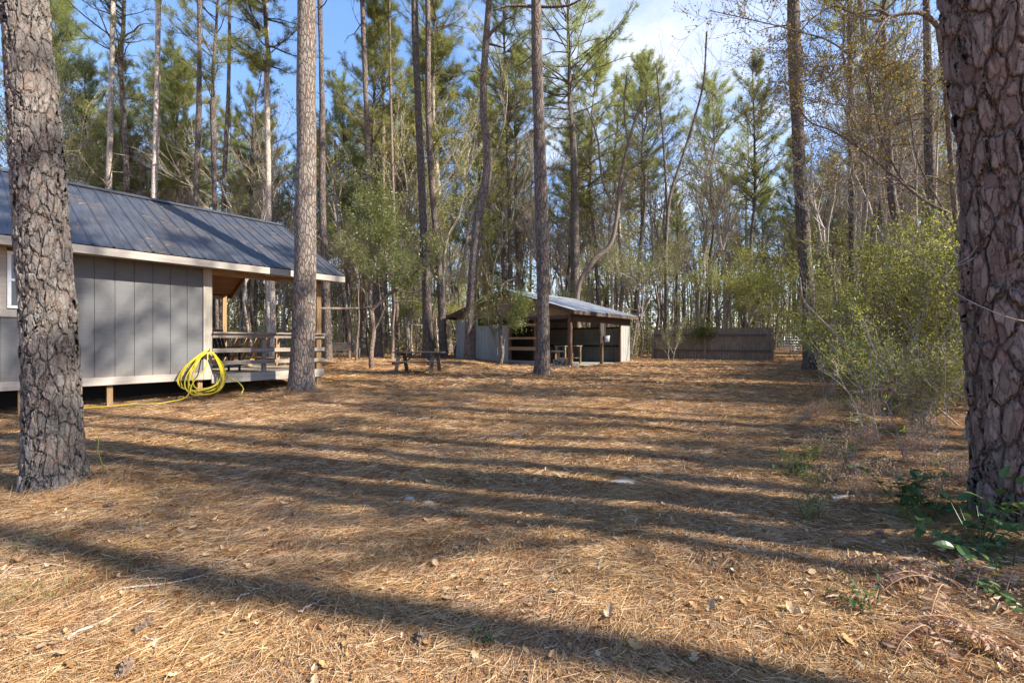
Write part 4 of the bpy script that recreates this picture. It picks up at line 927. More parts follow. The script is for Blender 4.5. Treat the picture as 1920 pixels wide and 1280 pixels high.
for y in (.0, WD-.14):
    mb = MB(); box(mb, 2.52, 2.65, y, y+.13, -.05, ZE+.02); obj('porch_post', mb, M['wood_tan'], cab)
# porch light
mb = MB(); a_ = np.linspace(0, 2*math.pi, 17)[:-1]
tube(mb, [(1.35, 1.1, ZE+.52), (1.35, 1.1, ZE+.44), (1.35, 1.1, ZE+.41)], [.15, .15, .08], 20); obj('ceiling_light', mb, M['white'], cab, True)
mb = MB(); tube(mb, [(1.3, yc, ZR-.15), (1.3, yc, ZR-.75)], .015, 8); tube(mb, [(1.3, yc, ZR-.75), (1.3, yc, ZR-.95)], .1, 14)
for k in range(4):
    a_ = k*math.pi/2+.4; beam(mb, (1.3+.1*math.cos(a_), yc+.1*math.sin(a_), ZR-.85), (1.3+.62*math.cos(a_), yc+.62*math.sin(a_), ZR-.85), .12, .012)
obj('ceiling_fan', mb, M['iron'], cab)
# deck
mb = MB(); y = .005
while y < WD-.05: box(mb, .005, 2.66, y, y+.135, ZF-.028, ZF); y += .142
obj('deck_floor', mb, M['wood_grey'], cab)
mb = MB(); box(mb, .0, 2.70, -.042, -.002, ZF-.21, ZF-.004); box(mb, 2.665, 2.70, .0, WD, ZF-.21, ZF-.004); box(mb, .05, 2.6, 2.0, 2.04, ZF-.2, ZF-.03); box(mb, .05, 2.6, 4.2, 4.24, ZF-.2, ZF-.03); obj('deck_rim', mb, M['wood_pale'], cab)
def rail(p0, p1, zt, par=cab):
    for (za, zb, w, mt, nm) in ((zt, zt+.035, .15, 'wood_grey', 'handrail'), (zt-.10, zt-.003, .035, 'wood_grey', 'rail'), (zt-.44, zt-.345, .035, 'wood_grey', 'rail'), (zt-.73, zt-.635, .035, 'wood_grey', 'rail')):
        mb = MB(); h = zb-za; beam(mb, (*p0, (za+zb)/2), (*p1, (za+zb)/2), w, h); obj(nm, mb, M[mt], par)
rail((.02, -.025), (2.72, -.025), ZF+.93)
mb = MB(); box(mb, 1.12, 1.21, .0, .08, ZF-.02, ZF+.93); obj('rail_post', mb, M['wood_grey'], cab)
mb = MB(); box(mb, 2.53, 2.63, 2.4, 2.5, -.05, ZF+.92); obj('rail_post', mb, M['wood_tan'], cab)
for (zt, h) in ((ZF+.86, .12), (ZF+.45, .12), (ZF+.12, .1)):
    mb = MB(); box(mb, 2.655, 2.69, 2.15, WD-.15, zt, zt+h); obj('rail', mb, M['wood_tanx'], cab)
mb = MB(); box(mb, 2.6, 2.75, 2.35, WD-.15, ZF+.985, ZF+1.02); obj('handrail', mb, M['wood_grey'], cab)
for y in (3.0, 3.75, 4.5, 5.3):
    mb = MB(); beam(mb, (2.40, y, ZF+.42), (2.60, y, ZF+.98), .045, .12, 0, (1, 0, 0)); beam(mb, (2.0, y, ZF+.01), (2.16, y, ZF+.43), .045, .12, 0, (1, 0, 0)); obj('bench_support', mb, M['wood_tan'], cab)
mb = MB(); box(mb, 1.95, 2.15, 2.7, 5.6, ZF+.44, ZF+.475); box(mb, 2.17, 2.38, 2.7, 5.6, ZF+.44, ZF+.475); obj('bench_seat', mb, M['wood_grey'], cab)
# window
mb = MB(); wx0, wx1, wz0, wz1 = -3.13, -2.42, 1.98, 2.98
box(mb, wx0-.11, wx1+.11, -.03, -.008, wz0-.15, wz0-.02); box(mb, wx0-.11, wx0-.005, -.03, -.008, wz0-.018, 3.04); box(mb, wx1+.005, wx1+.11, -.03, -.008, wz0-.018, 3.04)
win = obj('window_trim', mb, M['wood_pale'], cab)
mb = MB(); zm = (wz0+wz1)/2
for z0, z1 in ((wz0, wz0+.05), (zm-.02, zm+.02), (wz1-.05, wz1)): box(mb, wx0, wx1, -.045, -.010, z0, z1)
for x0 in (wx0, wx1-.05): box(mb, x0+.001, x0+.049, -.043, -.012, wz0+.052, wz1-.052)
obj('window_frame', mb, M['vinyl'], win)
mb = MB(); box(mb, wx0+.05, wx1-.05, -.025, -.012, wz0+.05, wz1-.05); obj('pane', mb, M['glass'], win)

def roof_straw():
    rng = R(33); mb = MB(); n_ = 2200; x = rng.uniform(XL, XR, n_); v = rng.random(n_); k = (np.sin(x*2.3+v*5)*np.sin(x*.9-v*9)+rng.normal(size=n_)*.25) > .45; x, v = x[k], v[k]; n_ = len(x)
    y = -OH+(yc+OH)*v; z = ZE+.15+(ZR-ZE-.135)*v; d = np.array([0, yc+OH, ZR-ZE-.135]); d /= np.linalg.norm(d); P = np.stack([x, y, z], -1); a_ = rng.normal(size=n_)*.9
    D = d[None]*np.cos(a_)[:, None]+np.array([[1., 0, 0]])*np.sin(a_)[:, None]; needles(mb, P, D, .18, .008, rng, 0); return mb
o = obj('roof_straw', roof_straw(), M['straw'], None, loc=(CC[0], CC[1], 0), rot=(0, 0, ANG)); tagp(o, 'dry pine needles lying scattered on the cabin roof', 'pine needles', None, 'stuff')
# rocking chair on the deck (stands on it)
def dpt(lx, ly, z): p = CC+d1*lx+d2*ly; return (float(p[0]), float(p[1]), z)
ch = thing('deck_chair', 'dark grey slatted chair on the porch floor behind the front railing', 'chair', dpt(.62, 1.0, ZF), ANG+2.2)
mb = MB()
for k in range(5): box(mb, -.22+k*.09, -.15+k*.09, -.25, .22, .36, .38)
obj('seat', mb, M['iron'], ch)
mb = MB()
for k in range(5): beam(mb, (-.19+k*.095, .2, .38), (-.19+k*.095, .40, .98), .07, .02, 0, (0, 1, 0))
beam(mb, (-.25, .41, 1.0), (.25, .41, 1.0), .03, .08); obj('backrest', mb, M['iron'], ch)
for sx in (-.25, .25):
    for sy in (-.22, .2):
        mb = MB(); beam(mb, (sx, sy, 0), (sx, sy, .6), .04, .04); obj('leg', mb, M['iron'], ch)
    mb = MB(); beam(mb, (sx, -.26, .61), (sx, .25, .61), .07, .025); obj('armrest', mb, M['iron'], ch)

# hose coil at the cabin corner
def hose():
    rng = R(70); mb = MB(); rad = .0125
    o = thing('garden_hose', 'bright yellow hose hung in a big loose coil on the cabin corner', 'hose', dpt(-.1, -.06, 0), ANG)
    a = np.linspace(0, 2*math.pi, 72)
    P = []
    spec = []
    for k in range(9):
        w = rng.uniform(.36, .60); h = rng.uniform(.82, 1.05); sk = rng.uniform(-.22, .22); out_ = rng.uniform(.0, .22)
        u = (1-np.cos(a))/2                                     # 0 at the hook, 1 at the bottom
        x = np.sin(a)*w*(.42+.62*u)*1.0+sk*u; z = 1.2-k*.006-h*u; y = -.02-.010*k-out_*u-.03*np.sin(a*2+k)
        z = np.maximum(z, .165+.012*k-.02)
        P.append(np.stack([x, y, z], -1))
    allp = np.concatenate([p[:-1] for p in P])
    # soften jumps between loops
    ker = np.array([1, 2, 3, 2, 1.])/9; q = np.stack([np.convolve(np.pad(allp[:, c], 2, 'edge'), ker, 'valid') for c in range(3)], -1)
    tail = []
    e = q[-1]; A = [e, e+np.array([-.05, -.05, -.3]), (-.35, -.25, .5), (-.5, -.35, .22), (-.8, -.42, .16), (-1.5, -.32, .155), (-2.2, -.15, .15), (-2.9, -.02, .15)]
    A = np.array([np.array(t, float) for t in A]); pa = rings([(*t, rad) for t in A], lambda s: .05)[0]
    for t in pa[10:]:
        w = CC+d1*(t[0]-.1)+d2*(t[1]-.06); t[2] = max(t[2], G(w[0], w[1])+.015) if t[2] < .25 else t[2]
    tube(mb, np.concatenate([q, pa[1:]]), rad, 8)
    B = [q[0], (.25, -.06, .95), (.38, -.12, .6), (.60, -.2, .42), (.66, -.25, .28), (.60, -.28, .19)]
    B = np.array([np.array(t, float) for t in B]); tube(mb, rings([(*t, rad) for t in B], lambda s: .04)[0], rad, 8)
    obj('coil', mb, M['hose'], o, True)
    mb = MB(); tube(mb, [(0, .06, 1.19), (0, -.14, 1.185), (0, -.155, 1.24)], .009, 8); obj('hook', mb, M['iron'], o, True)
hose()

# horizontal pole from the deck post to the crooked tree
Y1_, Y2_ = 13.2, 17.75
mb = MB(); x1, x2 = at(603, Y1_), at(694, Y2_); z1, z2 = zat(578, Y1_), zat(576, Y2_)
L_ = math.dist((x1, Y1_, z1), (x2, Y2_, z2))
tube(mb, [(0, 0, 0), (.33*(x2-x1), .33*(Y2_-Y1_), .33*(z2-z1)-.02), (.66*(x2-x1), .66*(Y2_-Y1_), .66*(z2-z1)-.03), (x2-x1, Y2_-Y1_, z2-z1)], [.035, .04, .04, .045], 8)
o = obj('pole', mb, M['bark_dark'], None, True, loc=(x1, Y1_, z1)); tagp(o, 'long dark horizontal pole between the porch post and the crooked tree', 'pole')

# ------------------------------------------------------------------ shed
sh = thing('open_shed', 'open sided shed with pale ribbed metal walls and a low pitched metal roof', 'shed', (PS[0], PS[1], 0), ANG)
SL, SW = 5.95, 6.76; SE = 2.52; SR = 3.80; sy = SW/2; SF = .34
def ribwall(mb, p0, dirv, L, z0f, z1f, sp=.23, rh=.018, rw=.022):
    nrm = np.array([dirv[1], -dirv[0]]); prof = []; x = 0
    while x < L-.01:
        prof += [(x, 0), (min(x+sp-rw*2, L), 0), (min(x+sp-rw*1.5, L), rh), (min(x+sp-rw*.5, L), rh)]; x += sp
    prof.append((L, 0)); pr = np.array(prof); q = p0[None]+pr[:, :1]*dirv[None]+pr[:, 1:]*nrm[None]
    z0 = np.full(len(pr), z0f) if np.isscalar(z0f) else np.array([z0f(t) for t in pr[:, 0]]); z1 = np.full(len(pr), z1f) if np.isscalar(z1f) else np.array([z1f(t) for t in pr[:, 0]])
    n_ = len(pr); i = np.arange(n_-1)
    mb.add(np.concatenate([np.column_stack([q, z0]), np.column_stack([q, z1])]), np.stack([i, i+1, i+1+n_, i+n_], -1))
# front (gable) left half wall; local y runs left
mb = MB(); ribwall(mb, np.array([0., SW]), np.array([0., -1.]), 1.5, .2, SE); ribwall(mb, np.array([0., SW-1.5]), np.array([0., -1.]), SW-1.5-3.33, .2, SE-.36)
obj('front_wall', mb, M['metalwall'], sh)
mb = MB(); ribwall(mb, np.array([4.92, 0.]), np.array([1., 0.]), SL-4.92, .2, SE-.02); obj('side_wall', mb, M['metalwall'], sh)
mb = MB(); ribwall(mb, np.array([SL, 0.]), np.array([0., 1.]), SW, .2, SE-.38); 
for a_, b_ in ((0, .5), (1.5, 2.3), (3.2, 5.), (6.2, 6.7)): ribwall(mb, np.array([SL, a_]), np.array([0., 1.]), b_-a_, SE-.38, SE)
obj('back_wall', mb, M['metalwall'], sh)
mb = MB(); ribwall(mb, np.array([SL, SW]), np.array([-1., 0.]), SL, .2, SE-.02); obj('side_wall', mb, M['metalwall'], sh)
# gable plywood
mb = MB(); rz_ = lambda y: SE+.06+(SR-SE-.12)*(1-abs(y-sy)/sy)
ys = np.linspace(.0, SW, 13); V = [(-.012, y, SE-.01) for y in ys]+[(-.012, y, rz_(y)-.02) for y in ys]+[(.012, y, SE-.01) for y in ys]+[(.012, y, rz_(y)-.02) for y in ys]
k_ = np.arange(12); mb.add(V, np.concatenate([np.stack([k_+1, k_, k_+13, k_+14], -1), np.stack([k_+26, k_+27, k_+40, k_+39], -1), np.stack([k_, k_+1, k_+27, k_+26], -1)])); obj('gable_board', mb, M['ply'], sh)
mb = MB(); V2 = [(x+SL, y, z) for x, y, z in V]; mb.add(V2, np.concatenate([np.stack([k_+1, k_, k_+13, k_+14], -1), np.stack([k_+26, k_+27, k_+40, k_+39], -1)])); obj('gable_board', mb, M['ply'], sh)
# roof
mb = MB(); OE = .42; ze = SE+.16; slope = (SR-ze)/(sy+OE)
roof_plane(mb, -.38, SL+.2, -OE, ze, sy, SR, .23, .016, .018, False); roof_plane(mb, -.38, SL+.2, SW+OE, ze, sy, SR, .23, .016, .018, False)
rf2 = obj('roof', mb, M['roof_shed'], sh)
mb = MB()
for s in (-1, 1): beam(mb, (-.38, sy+s*.07, SR+.02-.07*slope), (SL+.2, sy+s*.07, SR+.02-.07*slope), .15, .008, 0, (0, s*slope, 1))
obj('ridge_cap', mb, M['roof_shed'], rf2)
for s, ye in ((-1, -OE+.03), (1, SW+OE-.03)):
    for x in (-.34, 1.2, 2.8, 4.4, SL+.16):
        mb = MB(); beam(mb, (x, ye, ze-.10), (x, sy, SR-.10), .04, .14); obj('rafter', mb, M['wood_redx'], sh)
    mb = MB(); box(mb, -.37, SL+.19, ye-.015, ye+.01, ze-.16, ze-.015); obj('fascia', mb, M['wood_redx'], sh)
mb = MB(); box(mb, .08, SL-.05, -.045, .0, SE-.28, SE+.0); box(mb, .08, SL-.05, .125, .16, SE-.2, SE); obj('header_beam', mb, M['wood_redx'], sh)
mb = MB(); box(mb, -.05, -.015, .13, 3.6, SE-.16, SE-.012); obj('header_beam', mb, M['wood_redx'], sh)
for (x, y, w) in ((.0, .0, .14), (2.84, .0, .13), (4.82, .0, .09), (.0, 1.78, .12), (.0, 3.26, .12), (SL-.15, .1, .12), (3., 3.4, .12), (SL-.15, 3.4, .12)):
    mb = MB(); box(mb, x, x+w, y, y+w, .2, SE); obj('post', mb, M['wood_red'], sh)
for (z, w) in ((.42, .12), (1.0, .16), (1.5, .10), (2.1, .10)):
    mb = MB(); box(mb, -.045, -.003, 1.75, 3.33, z, z+w); obj('rail_board', mb, M['wood_tanx' if z > .9 else 'wood_grey'], sh)
mb = MB(); box(mb, SL-.08, SL-.03, .1, SW-.1, 1.1, 1.2); box(mb, SL-.08, SL-.03, .1, SW-.1, 2.08, 2.17); obj('girt', mb, M['wood_redx'], sh)
mb = MB(); box(mb, -.08, .0, .0, 3.33, .15, .40); box(mb, .02, 1.0, -.08, -.0, .12, .30); obj('curb', mb, M['concrete'], sh)
mb = MB(); box(mb, .02, SL-.02, .02, SW-.02, .1, SF); obj('floor_slab', mb, M['concrete'], sh)
def spt(lx, ly, z=SF): p = PS+d1*lx+d2*ly; return (float(p[0]), float(p[1]), z)
# dark divider wall inside left bay
mb = MB(); box(mb, 2.9, 2.94, 3.55, SW-.1, SF, 2.2); obj('partition', mb, M['wood_redx'], sh)
wb = thing('workbench', 'rough wooden workbench standing inside the shed', 'workbench', spt(2.3, 1.5), ANG)
mb = MB(); box(mb, -.8, .8, -.3, .3, .82, .87); obj('top', mb, M['wood_grey'], wb)
for sx in (-.74, .66):
    for sy_ in (-.27, .19): mb = MB(); box(mb, sx, sx+.08, sy_, sy_+.08, 0, .82); obj('leg', mb, M['wood_tan'], wb)
mb = MB(); box(mb, -.7, .7, -.25, .25, .25, .28); obj('shelf', mb, M['wood_grey'], wb)
bb = thing('work_table', 'long dark table along the back wall of the shed', 'table', spt(5.3, 3.0), ANG)
mb = MB(); box(mb, -.3, .3, -2.6, 2.6, .82, .88); obj('top', mb, M['iron'], bb)
for y in (-2.5, 0, 2.4): mb = MB(); box(mb, -.26, -.18, y, y+.08, 0, .82); obj('leg', mb, M['wood_red'], bb)
lt = thing('small_table', 'small pale side table near the corner post of the shed', 'table', spt(.75, 1.15), ANG)
mb = MB(); box(mb, -.28, .28, -.3, .3, .6, .64); obj('top', mb, M['wood_pale'], lt)
for sx in (-.25, .2):
    for s2 in (-.27, .21): mb = MB(); box(mb, sx, sx+.05, s2, s2+.06, 0, .6); obj('leg', mb, M['wood_tan'], lt)
# firewood heap: separate logs
rng = R(90)
logme = []
for s in range(3):
    mb = MB(); r2 = R(s); tube(mb, [(-.2, 0, 0), (-.07, .004, .003), (.08, 0, 0), (.21, .01, 0)], [.045, .05, .047, .044], 7); logme.append(mb.me('firewood_log', [M['log']], False))
k = 0
for row, n_ in enumerate((8, 7, 6, 4)):
    for q in range(n_):
        p = spt(.35+rng.normal()*.04, .25+q*.11+row*.055, SF+.05+row*.088)
        o = link('firewood_log', logme[k % 3], None, p, (rng.random()*6, rng.normal()*.08, ANG+rng.normal()*.25)); tagp(o, 'split log in the firewood heap behind the shed corner post', 'log', 'logs of the firewood heap in the shed'); k += 1
# bucket and dark cloth on the middle post
bk = thing('bucket', 'white plastic bucket hanging on the middle post of the shed', 'bucket', spt(2.9, -.22, 1.38), ANG)
mb = MB(); tube(mb, [(0, 0, 0), (0, 0, .28)], [.10, .13], 16); tube(mb, [(0, 0, .26), (0, 0, .29)], [.137, .137], 16); obj('body', mb, M['white'], bk, True)
mb = MB(); a_ = np.linspace(0, math.pi, 12); tube(mb, np.stack([np.cos(a_)*.13, 0*a_, .28+np.sin(a_)*.16], -1), .004, 5); obj('handle', mb, M['iron'], bk)
mb = MB(); nx_, nz_ = 14, 18; V = []
for a_ in range(nz_):
    for b_ in range(nx_):
        u = b_/(nx_-1); v = a_/(nz_-1); V.append((-.5+u*.62+.03*math.sin(v*6), .03*math.sin(u*17+v*2)*(.3+v), -v*(.85+.12*math.sin(u*5))))
f_ = [[a_*nx_+b_, a_*nx_+b_+1, (a_+1)*nx_+b_+1, (a_+1)*nx_+b_] for a_ in range(nz_-1) for b_ in range(nx_-1)]
mb.add(V, f_); mb.add(np.array(V)+np.array([0, .012, 0]), np.array(f_)[:, ::-1])
o = obj('cloth', mb, M['cloth'], None, True, loc=spt(2.85, -.09, 2.25), rot=(0, 0, ANG)); tagp(o, 'dark brown cloth hanging from the shed beam beside the white bucket', 'cloth')

# ------------------------------------------------------------------ picnic table
tx, ty = at(785, 16.2), 16.2
pt = thing('picnic_table', 'weathered grey wooden picnic table with attached benches on the pine straw', 'picnic table', (tx, ty, G(tx, ty)-.01), math.radians(-4))
mb = MB()
for k in range(5): box(mb, -.87+.01*(k % 2), .87+.008*(k % 3), -.36+k*.146, -.36+k*.146+.138, .735, .775)
obj('tabletop', mb, M['table'], pt)
for s in (-1, 1):
    mb = MB(); 
    for q in range(2): box(mb, -.85, .83, (s*.76-.13 if s > 0 else s*.76-.13)+q*.135, s*.76-.13+q*.135+.128, .43, .468)
    obj('bench', mb, M['table'], pt)
for sx in (-.62, .60):
    for s in (-1, 1): mb = MB(); beam(mb, (sx+.02*s, s*.62, -.02), (sx+.02*s, s*.22, .734), .04, .13, 0, (1, 0, 0)); obj('leg', mb, M['table'], pt)
    mb = MB(); box(mb, sx-.09, sx-.05, -.80, .80, .34, .428); box(mb, sx-.09, sx-.05, -.34, .34, .645, .733); obj('crossbar', mb, M['table'], pt)
for s in (-1, 1): mb = MB(); beam(mb, (s*.54, 0, .37), (s*.10, 0, .70), .09, .04); obj('brace', mb, M['table'], pt)

# swing bench
bx, by = at(642, 22.), 22.
sb = thing('garden_bench', 'dark slatted wooden bench standing by the trees left of the crooked tree', 'bench', (bx, by, G(bx, by)), math.radians(-3))
mb = MB()
for k in range(5): box(mb, -.72, .72, .16+.015*k, .18+.015*k, .40+k*.085, .46+k*.085)
for x in (-.72, -.02, .68): beam(mb, (x+.02, .15, .12), (x+.02, .25, .83), .04, .03)
obj('backrest', mb, M['table'], sb)
mb = MB()
for k in range(5): box(mb, -.72, .72, -.32+k*.095, -.25+k*.095, .26, .28)
obj('seat', mb, M['table'], sb)
for sx in (-.78, .74):
    mb = MB(); box(mb, sx, sx+.06, -.36, .2, .50, .53); box(mb, sx, sx+.06, -.34, -.28, -.02, .5); box(mb, sx, sx+.06, .12, .18, -.02, .5); obj('armrest', mb, M['table'], sb)

# ------------------------------------------------------------------ board fence
fl = np.array([at(1222, 26.4), 26.4]); fr = np.array([at(1450, 24.), 24.]); fv = fr-fl; FL = float(np.linalg.norm(fv)); fa = math.atan2(fv[1], fv[0])
fn = thing('board_fence', 'dark weathered board privacy fence in two panels right of the shed', 'fence', (fl[0], fl[1], G(*fl)), fa)
gz0 = G(*fl)
def fz(x): p = fl+fv*x/FL; return G(p[0], p[1])-gz0
rng = R(95); x = .1; mid = FL*.46
parts = [MB(), MB()]
while x < FL-.1:
    k = 0 if x < mid else 1; w = .135; h = 1.78+rng.normal()*.012+(-.05 if k == 0 else .0); b = fz(x)-.02+rng.random()*.03
    yy = .03+rng.normal()*.003; x1 = x+w
    V = [(x, yy, b), (x1, yy, b), (x1, yy+.018, b), (x, yy+.018, b), (x, yy, b+h-.06), (x1, yy, b+h-.06), (x1, yy+.018, b+h-.06), (x, yy+.018, b+h-.06),
         (x+w*.36, yy, b+h), (x+w*.64, yy, b+h), (x+w*.64, yy+.018, b+h), (x+w*.36, yy+.018, b+h)]
    parts[k].add(V, np.concatenate([BOXF[[0, 2, 3, 4, 5]], np.array([[8, 9, 10, 11], [4, 5, 9, 8], [5, 6, 10, 9], [6, 7, 11, 10], [7, 4, 8, 11]])])); x += w+.006
for p in parts: obj('board_panel', p, M['fence'], fn)
for x in (.0, mid-.06, FL-.12):
    mb = MB(); box(mb, x, x+.13, -.10, .025, fz(x)-.1, fz(x)+1.5+(.1 if x > 1 else -.1)); obj('fence_post', mb, M['fence'], fn)
for z in (.52, 1.02+.35):
    for a_, b_ in ((.14, mid-.07), (mid+.08, FL-.13)):
        mb = MB(); beam(mb, (a_, -.005, fz(a_)+z), (b_, -.005, fz(b_)+z), .04, .085); obj('fence_rail', mb, M['fence2'], fn)
# farm gate
gy_ = 38.; gx0, gx1 = at(1445, gy_), at(1522, gy_); gt = thing('farm_gate', 'galvanised tube farm gate across the lane beyond the board fence', 'gate', (gx0, gy_, G(gx0, gy_)), 0)
mb = MB(); gw = gx1-gx0
for z in (.12, .3, .5, .72, .95, 1.2): tube(mb, [(0, 0, z), (gw, 0, z)], .022, 8)
obj('gate_rails', mb, M['galv'], gt, True)
mb = MB()
for x in (0, gw*.33, gw*.66, gw): tube(mb, [(x, 0, .1), (x, 0, 1.22)], .024, 8)
obj('gate_stiles', mb, M['galv'], gt, True)
wf = thing('wire_fence', 'thin rail and wire fence running right from the farm gate', 'fence', (gx1+.15, gy_, G(gx1, gy_)), 0)
for k in range(8):
    mb = MB(); tube(mb, [(k*2.2, 0, -.2), (k*2.2, 0, 1.25)], .05, 7); obj('fence_post', mb, M['wood_grey'], wf)
mb = MB()
for z in (.25, .5, .75, 1.0, 1.2): tube(mb, [(0, 0, z), (15.4, 0, z)], .012, 5)
obj('wires', mb, M['galv'], wf)

# ------------------------------------------------------------------ shrubs and plants
def shrub(label, x, y, mm, sc, rz=0., name='shrub', group=None, cat='shrub', sx=1., tilt=(0, 0)):
    o = thing(name, label, cat, (x, y, G(x, y)-.01), rz, group); o.scale = (sc*sx, sc*sx, sc); o.rotation_euler = (tilt[0], tilt[1], rz)
    link('stem', mm[0], o); link('foliage', mm[1], o); return o
SH1 = leafy(901, 1.0, .016, 6, 4, .8, 3, 6, .062, .024, 'yell', jit=.07, keep=.6)
SH2 = leafy(902, .9, .010, 6, 4, .9, 3, 3, .08, .035, 'brown', jit=.07, keep=.35)
SH3 = leafy(903, 1.1, .016, 6, 4, .8, 3, 5, .06, .022, 'olive', jit=.07, keep=.6)
SH4 = leafy(904, 1.3, .012, 5, 3, .7, 3, 3, .075, .026, 'yell', jit=.05, wm='twig_pale', keep=.6)
SH5 = leafy(905, .5, .006, 5, 3, 1., 3, 2, .065, .024, 'fern', jit=.05, base_spread=1.1, keep=.6)
SH6 = leafy(906, .35, .005, 5, 3, .9, 2, 3, .055, .022, 'ever', jit=.03, base_spread=.7)
TALL = [leafy(921, 2.1, .02, 4, 4, .7, 4, 3, .08, .032, 'yell', jit=.08, keep=.7, base_spread=.3, shrink=.6), leafy(922, 2.4, .022, 4, 4, .7, 4, 3, .075, .03, 'yell', jit=.08, keep=.7, base_spread=.3, shrink=.6), leafy(923, 1.8, .02, 5, 4, .75, 4, 2, .08, .032, 'yell', jit=.08, keep=.7, base_spread=.4, wm='twig_pale', shrink=.6)]
SHALL = {'yellow green': SH1, 'dry brown': SH2, 'olive': SH3, 'open twiggy': SH4}
rng = R(1000); k = 0
names = list(SHALL)
def thicket(n_, y0, y1, off0, off1, scr):
    global k
    for q in range(n_):
        y = rng.uniform(y0, y1); x = .60*y+.3+rng.uniform(off0, off1)+(1.5 if y > 12 else .0)
        nm = names[rng.choice([0, 0, 1, 1, 2, 3, 3])]
        shrub(nm+' shrub in the '+('near' if y < 9.5 else 'middle' if y < 15 else 'far')+' part of the right thicket', x, y, SHALL[nm], rng.uniform(*scr), rng.random()*6.28, group=nm+' shrubs of the '+('near' if y < 9.5 else 'middle' if y < 15 else 'far')+' right thicket', tilt=(rng.normal()*.12, rng.normal()*.12)); k += 1
thicket(34, 9, 22, .5, 4.5, (.7, 1.5)); names = ['yellow green', 'olive', 'open twiggy', 'open twiggy']; thicket(9, 6.4, 9.5, 1.3, 3.5, (.5, .9)); 
for q in range(36):
    y = rng.uniform(8.5, 20); x = .60*y+rng.uniform(1.5, 7.)+(1.1 if y > 12 else 0.)
    shrub(('tall thin yellow green bush', 'tall broad yellow green bush', 'tall pale stemmed bush')[q % 3]+' rising from the '+('near' if y < 13 else 'far')+' part of the right thicket', x, y, TALL[q % 3], rng.uniform(.65, 1.15), rng.random()*6.28, group=('tall yellow green bushes', 'tall broad bushes', 'tall pale stemmed bushes')[q % 3]+(' of the near' if y < 13 else ' of the far')+' right thicket', tilt=(rng.normal()*.1, rng.normal()*.1))
for q in range(30):
    y = rng.uniform(3.6, 8.5); x = .60*y+rng.uniform(-.1, 2.4)+.3
    shrub('low clump of dry brown fern on the '+('near' if y < 6 else 'far')+' right margin of the yard', x, y, SH5, rng.uniform(.25, .5), rng.random()*6.28, 'fern_clump', 'dry fern clumps on the '+('near' if y < 6 else 'far')+' right margin', 'fern')
for q in range(18):
    y = rng.uniform(2.8, 9.5); x = .64*y+rng.uniform(-.3, 2.0)
    shrub('small green leafy seedling on the yard\'s right margin', x, y, SH6, rng.uniform(.3, .6), rng.random()*6.28, 'seedling', 'green seedlings on the right margin', 'plant')
for q, (px_, y_) in enumerate([(1560, 19.), (1585, 16.), (1560, 14.5), (1545, 22.5)]):
    shrub('bright yellow green bush spilling from the thicket towards the farm gate', at(px_, y_), y_, (SH1, TALL[0])[q % 2], (1.2, .6)[q % 2], q*1.3, group='bright bushes near the farm gate')
# distinct plants
x, y = at(1258, 23.6), 23.6; shrub('slim grey green sapling standing in front of the left fence panel', x, y, leafy(911, 1.1, .02, 2, 4, .6, 3, 3, .07, .03, 'ever', jit=.07, base_spread=.15, wm='twig_pale', up=.15), 1.0, name='sapling', cat='sapling')
V_ = MB(); rng = R(96); K = 1500; c = rng.normal(size=(K, 3))*np.array([.38, .12, .25]); leaves(V_, c+np.array([0, -.05, 0])-np.array([0, 0, .9])*(np.abs(c[:, :1])*.3), rng.normal(size=(K, 3)), .10, .05, rng, 0)
p = fl+fv*.44; o = obj('vine', V_, M['ever'], None, loc=(p[0], p[1]-.1, G(*p)+1.62)); tagp(o, 'green leafy vine spilling over the middle post of the board fence', 'vine')
# arching pale stems in the thicket
def arch(label, pts, Y, w, seed, leafm=None, name='arching_stem'):
    rng = R(seed); bx = at(pts[0][0], Y); bz = G(bx, Y); o = thing(name, label, 'shrub', (bx, Y, bz), 0)
    q = [(at(px, Y+dy)-bx, dy, zat(py, Y+dy)-bz, w*(1-.7*i/(len(pts)-1))) for i, (px, py, dy) in enumerate(pts)]
    PP, rr, s = rings(q, lambda z: .06); mb = MB(); tube(mb, PP, rr, 7, 0, cap=False)
    tips = twigs_from(mb, [(PP, rr)], rng, 2.6 if leafm else 1.2, .35, 0, 2, lo=.15, r=.006)
    obj('stem', mb, M['twig_pale'], o, True)
    if leafm: obj('foliage', tipleaves(tips, rng, 1, .03, .055, .02, leafm, .55), M[leafm], o)
arch('long grey dead stem arching up left out of the thicket', [(1690, 745, 0), (1610, 680, 0), (1560, 620, 0), (1525, 585, 0), (1508, 565, 0), (1500, 520, 0)], 9., .035, 1)
arch('pale leafy stems leaning left at the front of the thicket', [(1640, 840, 0), (1610, 780, 0), (1600, 750, 0), (1570, 715, 0), (1535, 690, .2)], 6.0, .011, 2, 'yell')
arch('thin twiggy stem rising beside the front of the thicket', [(1655, 860, 0), (1635, 760, 0), (1630, 640, 0), (1622, 600, .1)], 6.2, .012, 3, 'yell')
arch('long bare whip crossing in front of the big right trunk', [(1960, 600, -.3), (1900, 598, -.35), (1830, 570, -.2), (1780, 540, 0), (1728, 486, .2)], 3.1, .0045, 4)
arch('thin leafy stem right of the front thicket stems', [(1700, 880, 0), (1672, 780, .1), (1655, 740, .1), (1640, 690, .2)], 5.2, .008, 5, 'yell')
arch('dead grey stem leaning across the middle of the thicket', [(1790, 760, 0), (1740, 700, 0), (1700, 650, 0)], 8., .02, 6)
arch('short dead stem lying against the bush of the thicket', [(1800, 800, 0), (1720, 730, 0), (1690, 700, 0)], 7.4, .016, 7)
